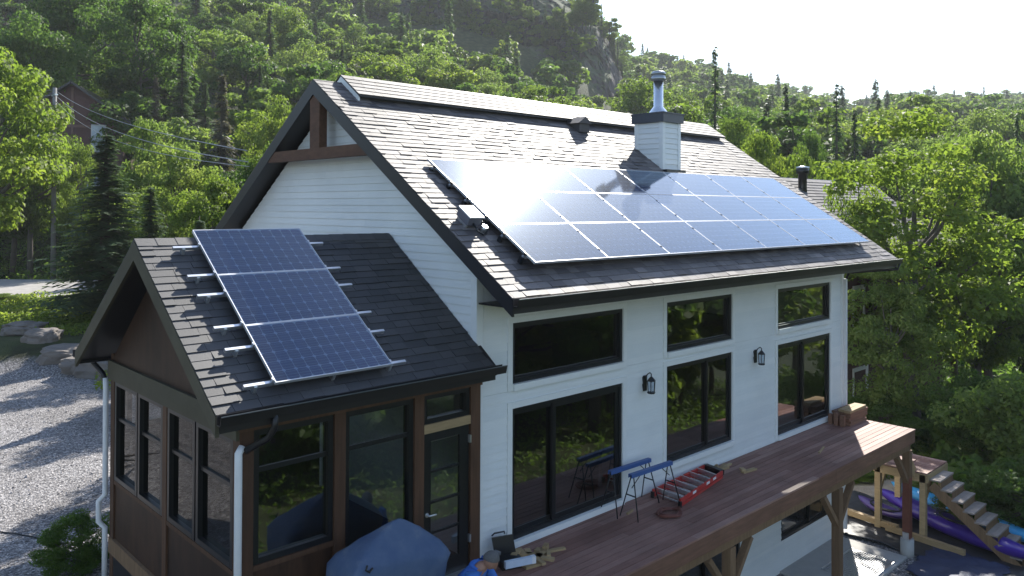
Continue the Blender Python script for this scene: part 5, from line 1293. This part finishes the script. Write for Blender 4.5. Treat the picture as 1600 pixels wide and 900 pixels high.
for i, (a, b, c, d) in enumerate(((480, 178, 30, 150), (520, 152, 33, 150), (438, 205, 37, 120), (565, 145, 38, 150), (500, 170, 24, 120))): plant(a, b, c, d, 'maple', PN, ['leafy tree hidden behind the white gable end', 'tall leafy tree hidden behind the gable peak', 'leafy tree touching the left roof edge from behind', 'tall leafy tree hidden behind the roof ridge', 'leafy tree close behind the back wall of the house'][i])
# woods on the slope: one object per tree that can be told apart
GA = 'leafy trees on the wooded slope'; GB = 'spruces on the wooded slope'; cnt = 0; tries = 0
pts_ = []
rr_ = random.Random(5)
while cnt < 285 and tries < 30000:
    tries += 1
    dep = sqrt(rr_.uniform(46 ** 2, 172 ** 2)); px = rr_.uniform(-90, 1690)
    x, y = at_px(px, dep)
    if px < 520 and dep < 66: continue
    if 60 < px < 190 and dep < 84: continue
    if px > 1280 and dep < 52: continue
    if abs(x - 27) < 8 and abs(y - 8) < 7: continue
    if any(hypot(x - a, y - b) < (6.0 if dep < 120 else 6.6) for a, b in pts_): continue
    if any(hypot(x - a, y - b) < r + 2.2 for a, b, r in OCC): continue
    if 560 < px < 960 and dep > 158: continue
    pts_.append((x, y)); cnt += 1
    h = rr_.uniform(7.5, 12.5) * (.85 if dep < 70 else 1); c = rr_.random()
    zn = 'above the cabin' if px < 200 else 'above the overhead cables' if px < 400 else 'above the gable peak' if px < 560 else 'above the left half of the ridge' if px < 760 else 'between the gable peak and the chimney' if px < 960 else 'right behind the chimney' if px < 1090 else 'around the tall skyline spruce' if px < 1220 else 'around the tufted spruce' if px < 1380 else 'above the big tree at the right'
    ds = 'on the lower slope' if dep < 105 else 'high on the slope'
    if c < .13 + .2 * (px < 420):
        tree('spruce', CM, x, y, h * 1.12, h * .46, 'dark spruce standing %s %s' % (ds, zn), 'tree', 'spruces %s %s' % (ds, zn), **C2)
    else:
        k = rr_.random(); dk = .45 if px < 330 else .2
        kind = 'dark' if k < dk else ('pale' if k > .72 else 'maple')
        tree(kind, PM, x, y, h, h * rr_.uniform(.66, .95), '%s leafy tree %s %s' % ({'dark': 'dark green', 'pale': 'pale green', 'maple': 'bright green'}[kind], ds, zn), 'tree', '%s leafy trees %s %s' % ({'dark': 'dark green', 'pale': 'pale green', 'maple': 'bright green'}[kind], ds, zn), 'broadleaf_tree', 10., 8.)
# trees across the lawn on the side of the camera (mirrored in the windows)
for i in range(46):
    x = rr_.uniform(6, 48); y = rr_.uniform(-38, -13) 
    if y > -12 - .0 * x and x < 12: continue
    tree(rr_.choice(['dark', 'maple', 'pale']), PM, x, y, rr_.uniform(9, 14), rr_.uniform(7, 10), 'leafy tree on the downhill side facing the front windows', 'tree', 'trees downhill from the front wall', 'broadleaf_tree', 10., 8.)
for x, y in ((-24, 12), (-28, 22), (-22, 32), (-30, 3), (-20, 42)):
    tree('dark', PM, x, y, 11, 8.5, 'leafy tree on the far side of the gravel drive', 'tree', 'trees beyond the drive', 'broadleaf_tree', 10., 8.)

# distant forest: nobody could count it
def far_forest():
    protos = []
    pc = bpy.data.collections.new('forest_kinds')
    for i, (lm, kind) in enumerate([(decid(91, 10, 8.6, 18, 620, 1.15, .05)[0], 'maple'), (decid(92, 10, 8.2, 16, 560, 1.2, .05)[0], 'dark'), (decid(93, 9, 9, 18, 600, 1.2, .05)[0], 'pale'), (decid(94, 10, 8.6, 18, 600, 1.15, .05)[0], 'maple'), (conif(95, 13, 4.4, .8, 6, 4, sz=.9)[0], 'spruce')]):
        lm.materials.clear(); lm.materials.append(LM[kind]); o = bpy.data.objects.new('forest_kind', lm); pc.objects.link(o)
    r3 = np.random.default_rng(3); P_ = []
    a = np.linspace(-.80, .80, 2)
    n = 60000; dep = np.sqrt(r3.uniform(150 ** 2, 1000 ** 2, n)); px = r3.uniform(-500, 2100, n)
    lat = (px - 793.1) / 1243.8 * dep; X = CAM.x + fw.x * dep + fw.y * lat; Y = CAM.y + fw.y * dep - fw.x * lat
    r = np.hypot(dep, lat); an = np.arctan2(lat, dep); D = np.interp(an, ANG, DSK)
    ok = (r < D * 1.12) & (dep > 166); ok &= ~((px > 540) & (px < 968) & (dep > 206) & (dep < 262)); X, Y, dep, px = X[ok], Y[ok], dep[ok], px[ok]
    cell = {}; keep = []
    for i in range(len(X)):
        sp = 5.6 + dep[i] * .004; k = (int(X[i] // 7), int(Y[i] // 7)); good = True
        for u in (-1, 0, 1):
            for v in (-1, 0, 1):
                for j in cell.get((k[0] + u, k[1] + v), ()):
                    if (X[i] - X[j]) ** 2 + (Y[i] - Y[j]) ** 2 < sp * sp: good = False; break
                if not good: break
            if not good: break
        if good: cell.setdefault(k, []).append(i); keep.append(i)
    X, Y, dep, px = X[keep], Y[keep], dep[keep], px[keep]; Z = height(X, Y) - .5
    inb = (px > 540) & (px < 968) & (dep >= 262); Z = np.where(inb, np.maximum(Z, cliff_top(px, dep) - .5), Z)
    n = len(X); me = bpy.data.meshes.new('distant_forest'); me.vertices.add(n); me.vertices.foreach_set('co', np.stack([X, Y, Z], 1).astype(np.float32).ravel())
    kd = r3.choice([0, 1, 2, 3, 4], n, p=[.26, .2, .18, .24, .12]).astype(np.int32)
    at = me.attributes.new('kind_i', 'INT', 'POINT'); at.data.foreach_set('value', kd)
    at = me.attributes.new('sc', 'FLOAT', 'POINT'); at.data.foreach_set('value', r3.uniform(.72, 1.25, n).astype(np.float32))
    at = me.attributes.new('rz', 'FLOAT', 'POINT'); at.data.foreach_set('value', r3.uniform(0, 6.28, n).astype(np.float32))
    o = bpy.data.objects.new('distant_forest', me); COL.objects.link(o); o['kind'] = 'stuff'; o['label'] = 'far wooded hillsides reading as one mass of treetops'; o['category'] = 'forest'
    ng = bpy.data.node_groups.new('forest', 'GeometryNodeTree'); ng.interface.new_socket('Geometry', in_out='INPUT', socket_type='NodeSocketGeometry'); ng.interface.new_socket('Geometry', in_out='OUTPUT', socket_type='NodeSocketGeometry')
    gi = ng.nodes.new('NodeGroupInput'); go = ng.nodes.new('NodeGroupOutput'); ip = ng.nodes.new('GeometryNodeInstanceOnPoints'); ci = ng.nodes.new('GeometryNodeCollectionInfo')
    ci.inputs['Collection'].default_value = pc; ci.inputs['Separate Children'].default_value = True; ci.inputs['Reset Children'].default_value = True
    def na(nm, ty): q = ng.nodes.new('GeometryNodeInputNamedAttribute'); q.data_type = ty; q.inputs['Name'].default_value = nm; return q.outputs[0]
    ip.inputs['Pick Instance'].default_value = True; cx = ng.nodes.new('ShaderNodeCombineXYZ')
    l = ng.links.new; l(gi.outputs[0], ip.inputs['Points']); l(ci.outputs[0], ip.inputs['Instance']); l(na('kind_i', 'INT'), ip.inputs['Instance Index']); l(na('sc', 'FLOAT'), ip.inputs['Scale']); l(na('rz', 'FLOAT'), cx.inputs[2]); l(cx.outputs[0], ip.inputs['Rotation']); l(ip.outputs[0], go.inputs[0])
    md = o.modifiers.new('forest', 'NODES'); md.node_group = ng
    print('far trees', n)
CPX = [520, 560, 700, 850, 905, 930, 948, 962, 975]; CY = [-70, -66, -50, -18, 12, 30, 62, 92, 125]
def cliff_top(px, dep): return CAM.z - (np.interp(px, CPX, CY) - 324.4) / 1243.8 * 252 + 0 * dep
def cliff():
    m, t, b, o = mat('cliff_rock'); n1 = noisetex(t, .10, detail=9, rough=.7, stretch=(1, 1, .45)); n2 = noisetex(t, .9, detail=6, stretch=(1, 1, .25))
    c = ramp(t, n1, [(.3, (.012, .012, .018)), (.48, (.035, .032, .042)), (.6, (.065, .052, .055)), (.72, (.09, .08, .085))]); c = mixc(t, .55, c, ramp(t, n2, [(.35, (.015, .015, .02)), (.65, (.12, .105, .105))]))
    g_ = N(t, 'ShaderNodeNewGeometry'); sx = N(t, 'ShaderNodeSeparateXYZ'); L(t, g_.outputs['Normal'], sx.inputs[0]); mr = N(t, 'ShaderNodeMapRange'); mr.inputs[1].default_value = .30; mr.inputs[2].default_value = .55; L(t, sx.outputs[2], mr.inputs[0])
    c = mixc(t, mr.outputs[0], c, (.045, .065, .022)); L(t, c, b.inputs['Base Color']); b.inputs['Roughness'].default_value = .95; bump(t, b, n2, 1, 1.2)
    mb = MB(); npx, nv = 220, 90
    for i in range(npx):
        px = 515 + (985 - 515) * i / (npx - 1); yt = float(np.interp(px, CPX, CY))
        for j in range(nv):
            v = j / (nv - 1); dep = 212 + 38 * v ** 1.3; zt = z_px(yt, 252); x0_, y0_ = at_px(px, dep); zb = hz(*at_px(px, 212)) - 8
            z = zb + (zt - zb) * min(1, v * 1.04)
            q = Vector((x0_ * .045, y0_ * .045, z * .035)); d_ = 9 * noise.noise(q) + 5 * noise.noise(q * 2.7) + 2.4 * noise.noise(q * 7) + 1.2 * noise.noise(q * 17)
            rdg = 3.5 * abs(noise.noise(Vector((px * .02, z * .01, 5)))) ; dd = dep + d_ + rdg + (12 if px > 955 else 0) * (px - 955) / 20
            x, y = at_px(px, dd); mb.v.append((x, y, z + 1.6 * noise.noise(q * 6)))
    for i in range(npx - 1):
        for j in range(nv - 1): mb.f.append((i * nv + j, i * nv + nv + j, i * nv + nv + j + 1, i * nv + j + 1)); mb.r.append(0); mb.sm.append(False)
    o = mb.build('rock_cliff', m); o['kind'] = 'structure'
cliff(); far_forest()
# small firs and birches on the cliff edge and ledges
for i in range(110):
    px = rr_.uniform(900, 975) if i < 20 else rr_.uniform(550, 930); yt = float(np.interp(px, CPX, CY)); dep = 246 + rr_.uniform(0, 8)
    x, y = at_px(px, dep); zt = z_px(yt, 252) if i < 20 else z_px(rr_.uniform(10, 110), 228)
    if i >= 20: x, y = at_px(px, 226)
    kd = rr_.random() < (.75 if i < 20 else .25); h = rr_.uniform(5, 11)
    t = thing('spruce_tree' if kd else 'broadleaf_tree', ('small fir on the rim of the rock cliff' if i < 20 else 'small fir growing on a ledge of the rock cliff') if kd else ('small leafy tree on the rim of the rock cliff' if i < 20 else 'small leafy tree on the left part of the rock cliff' if px < 720 else 'small leafy tree on the right part of the rock cliff'), 'tree', (x, y, zt - 1.5), ('firs on the cliff rim' if i < 20 else 'firs on the cliff ledges') if kd else ('leafy trees on the cliff rim' if i < 20 else 'leafy trees on the left of the cliff' if px < 720 else 'leafy trees on the right of the cliff'))
    lm, tm = CM[i % 3] if kd else PM[i % 9]; key = (id(lm), 'spruce' if kd else 'maple')
    if key not in cache: cache[key] = withmat(lm, LM[key[1]])
    sc = (h / 12 * .8, h / 12 * .8, h / 12) if kd else (h / 10 * .9,) * 3
    inst('trunk', tm, t, (0, 0, 0), (0, 0, 0), sc); inst('crown', cache[key], t, (0, 0, 0), (0, 0, i), sc)
# undergrowth and grass
def scatter(name, n, regions, ls, kind, h0, h1, label, up_=.6):
    r4 = np.random.default_rng(len(name)); q = []; ti = []
    for (f, k) in regions:
        P_ = f(r4, k); z = height(P_[:, 0], P_[:, 1]); cl = np.clip(.5 + .5 * np.sin(P_[:, 0] * 1.9 + np.sin(P_[:, 1] * 1.3) * 2) * np.cos(P_[:, 1] * 1.7), 0, 1)
        c = np.stack([P_[:, 0], P_[:, 1], z + r4.uniform(0, 1, len(z)) * (h0 + (h1 - h0) * cl)], 1); nn = r4.normal(size=c.shape) + np.array([0, 0, up_]); q.append(leaves(c, nn, ls, r4, .6)); ti.append(np.clip(cl * .35 + r4.uniform(0, .4, len(z)), 0, .65))
    o = bpy.data.objects.new(name, quadmesh(name, np.concatenate(q), np.concatenate(ti), LM[kind])); COL.objects.link(o); o['kind'] = 'stuff'; o['label'] = label
def reg_px(p0, p1, d0, d1):
    def f(r, k):
        dep = np.sqrt(r.uniform(d0 ** 2, d1 ** 2, k)); px = r.uniform(p0, p1, k); lat = (px - 793.1) / 1243.8 * dep; return np.stack([CAM.x + fw.x * dep + fw.y * lat, CAM.y + fw.y * dep - fw.x * lat], 1)
    return f
reg_dn = lambda r, k: np.stack([r.uniform(1, 50, k), r.uniform(-42, -8.5, k)], 1)
scatter('downhill_undergrowth', 0, [(reg_dn, 32000)], .19, 'dark', .2, 1.1, 'low dark undergrowth on the downhill side')
scatter('undergrowth', 0, [(reg_px(-60, 520, 56.5, 90), 26000), (reg_px(1000, 1700, 32, 70), 26000), (reg_px(1460, 1700, 21, 32), 9000), (reg_px(1325, 1460, 28, 34), 5000)], .34, 'dark', .3, 1.6, 'low dark undergrowth below the trees')
scatter('grass_bank', 0, [(reg_px(-40, 330, 31.5, 44.3), 16000), (reg_px(150, 470, 26, 44), 9000)], .17, 'weed', .08, .55, 'weedy green bank between the boulders and the road')
scatter('weeds', 0, [(reg_px(1325, 1600, 24.5, 30), 9000), (reg_px(1480, 1640, 21.5, 24.5), 6000)], .13, 'weed', .05, .5, 'green weeds beyond the sandy patch and below the stairs')
# loose stones on the gravel
r6 = random.Random(9); st_ = MB()
for i in range(1800):
    x = r6.uniform(-9, .5); y = r6.uniform(4.6, 24)
    if x > -3.9 and y < 5: continue
    q_ = r6.uniform(.012, .04) * (1.6 if i % 40 == 0 else 1); a = r6.uniform(0, 3.1); g = hz(x, y); c, d = cos(a) * q_, sin(a) * q_; h_ = q_ * r6.uniform(.5, 1)
    st_.hexa([(x - c, y - d, g - .01), (x + d, y - c, g - .01), (x + c, y + d, g - .01), (x - d, y + c, g - .01), (x - c * .6, y - d * .6, g + h_), (x + d * .5, y - c * .5, g + h_ * .8), (x + c * .6, y + d * .6, g + h_), (x - d * .6, y + c * .6, g + h_ * .7)], r6.random() * .99 + .005)
st_.build('loose_stones', pieces('stone_chips', [(0, (.09, .085, .085)), (.5, (.26, .24, .235)), (1, (.5, .46, .45))], .9), kind='stuff')
# boulders
def boulder(px, py, dep, w_, h, label, seed):
    x, y = at_px(px, dep); g = hz(*at_px(px, dep - 1.0)); mb = MB(); r5 = random.Random(seed); me = bmesh.new(); bmesh.ops.create_icosphere(me, subdivisions=4, radius=1)
    for v in me.verts:
        p = v.co.copy(); k = 1 + .26 * noise.noise(p * 1.3 + Vector((seed, 0, 0))) + .13 * noise.noise(p * 3 + Vector((seed, 3, 0))) - .10 * max(0, .25 - abs(noise.noise(p * 2.2 + Vector((0, seed, 0))))) * 4 * .5 + .04 * noise.noise(p * 9); p = Vector([(abs(c) ** .6) * (1 if c > 0 else -1) for c in p]) * k
        v.co = fwv2 * (p.y * w_ * .42) + rtv * (p.x * w_ / 2) + Vector((0, 0, p.z * h * .38))
    m_ = bpy.data.meshes.new('boulder'); me.to_mesh(m_); m_.materials.append(MT['boulder']); o = bpy.data.objects.new('boulder', m_); COL.objects.link(o); o.location = (x, y, g + h * .22); tag(o, label, 'boulder', 'boulders along the drive'); 
fwv2 = Vector((fw.x, fw.y, 0)).normalized(); rtv = Vector((fwv2.y, -fwv2.x, 0))
MT['boulder'] = simple('grey_granite', (.17, .15, .135), .95, var=.4, scale=2.2, bs=.5)
for i, a in enumerate(((38, 505, 32, 1.5, .8, 'low boulder at the left end of the row by the drive'), (68, 515, 30.6, 1.3, 1.0, 'second boulder from the left in the row by the drive'), (106, 520, 29.5, 1.8, 1.15, 'large boulder in the middle of the row by the drive'), (158, 525, 28.8, 2.3, 1.25, 'largest boulder, just left of the porch eave'), (212, 525, 28.4, 1.9, 1.2, 'boulder mostly hidden behind the porch eave'))): boulder(*a, i * 7 + 1)
# dead branches and cable on the gravel
db = thing('dead_branch', 'bundle of dead sticks lying on the gravel at the left edge', 'branch', (-4.9, 9.7, -.8))
for i in range(9):
    x, y, _ = -5.1 + rr_.uniform(-.5, .5), 10.2 + rr_.uniform(-1, 1), 0; a = rr_.uniform(0, 3.1); l = rr_.uniform(.6, 1.7)
    mb = MB(); mb.tube([(x, y, -.76), (x + cos(a) * l * .5, y + sin(a) * l * .5, -.60 - rr_.random() * .1), (x + cos(a + .3) * l, y + sin(a + .3) * l, -.72)], [.035, .025, .012], 5); mb.build('stick', 'bark', db)
mb = MB(); pts = []
for i in range(50): u = i / 49; pts.append((-4.95 + 1.5 * u, 8.6 - 1.9 * u + .25 * sin(u * 5) , -.785 + .004 * sin(i)))
pts += [(-3.9, 7.0, -.78)] if 0 else []
mb.tube(pts, .013, 5); tag(mb.build('ground_cable', 'black'), 'thin dark cable lying across the gravel beside the porch', 'cable')

# ------------------------------------------------------------------ air
hzm = bpy.data.materials.new('haze_air'); hzm.use_nodes = True; t = hzm.node_tree; t.nodes.clear(); o_ = t.nodes.new('ShaderNodeOutputMaterial'); pv = t.nodes.new('ShaderNodeVolumePrincipled')
pv.inputs['Color'].default_value = (.93, .97, 1, 1); pv.inputs['Density'].default_value = .00028; pv.inputs['Anisotropy'].default_value = .15; t.links.new(pv.outputs[0], o_.inputs['Volume'])
HAZE = True
if HAZE:
    mb = MB(); mb.box(-1600, 1700, -1600, 1700, -40, 190); o = mb.build('haze', hzm); o['kind'] = 'stuff'; o.display_type = 'WIRE'
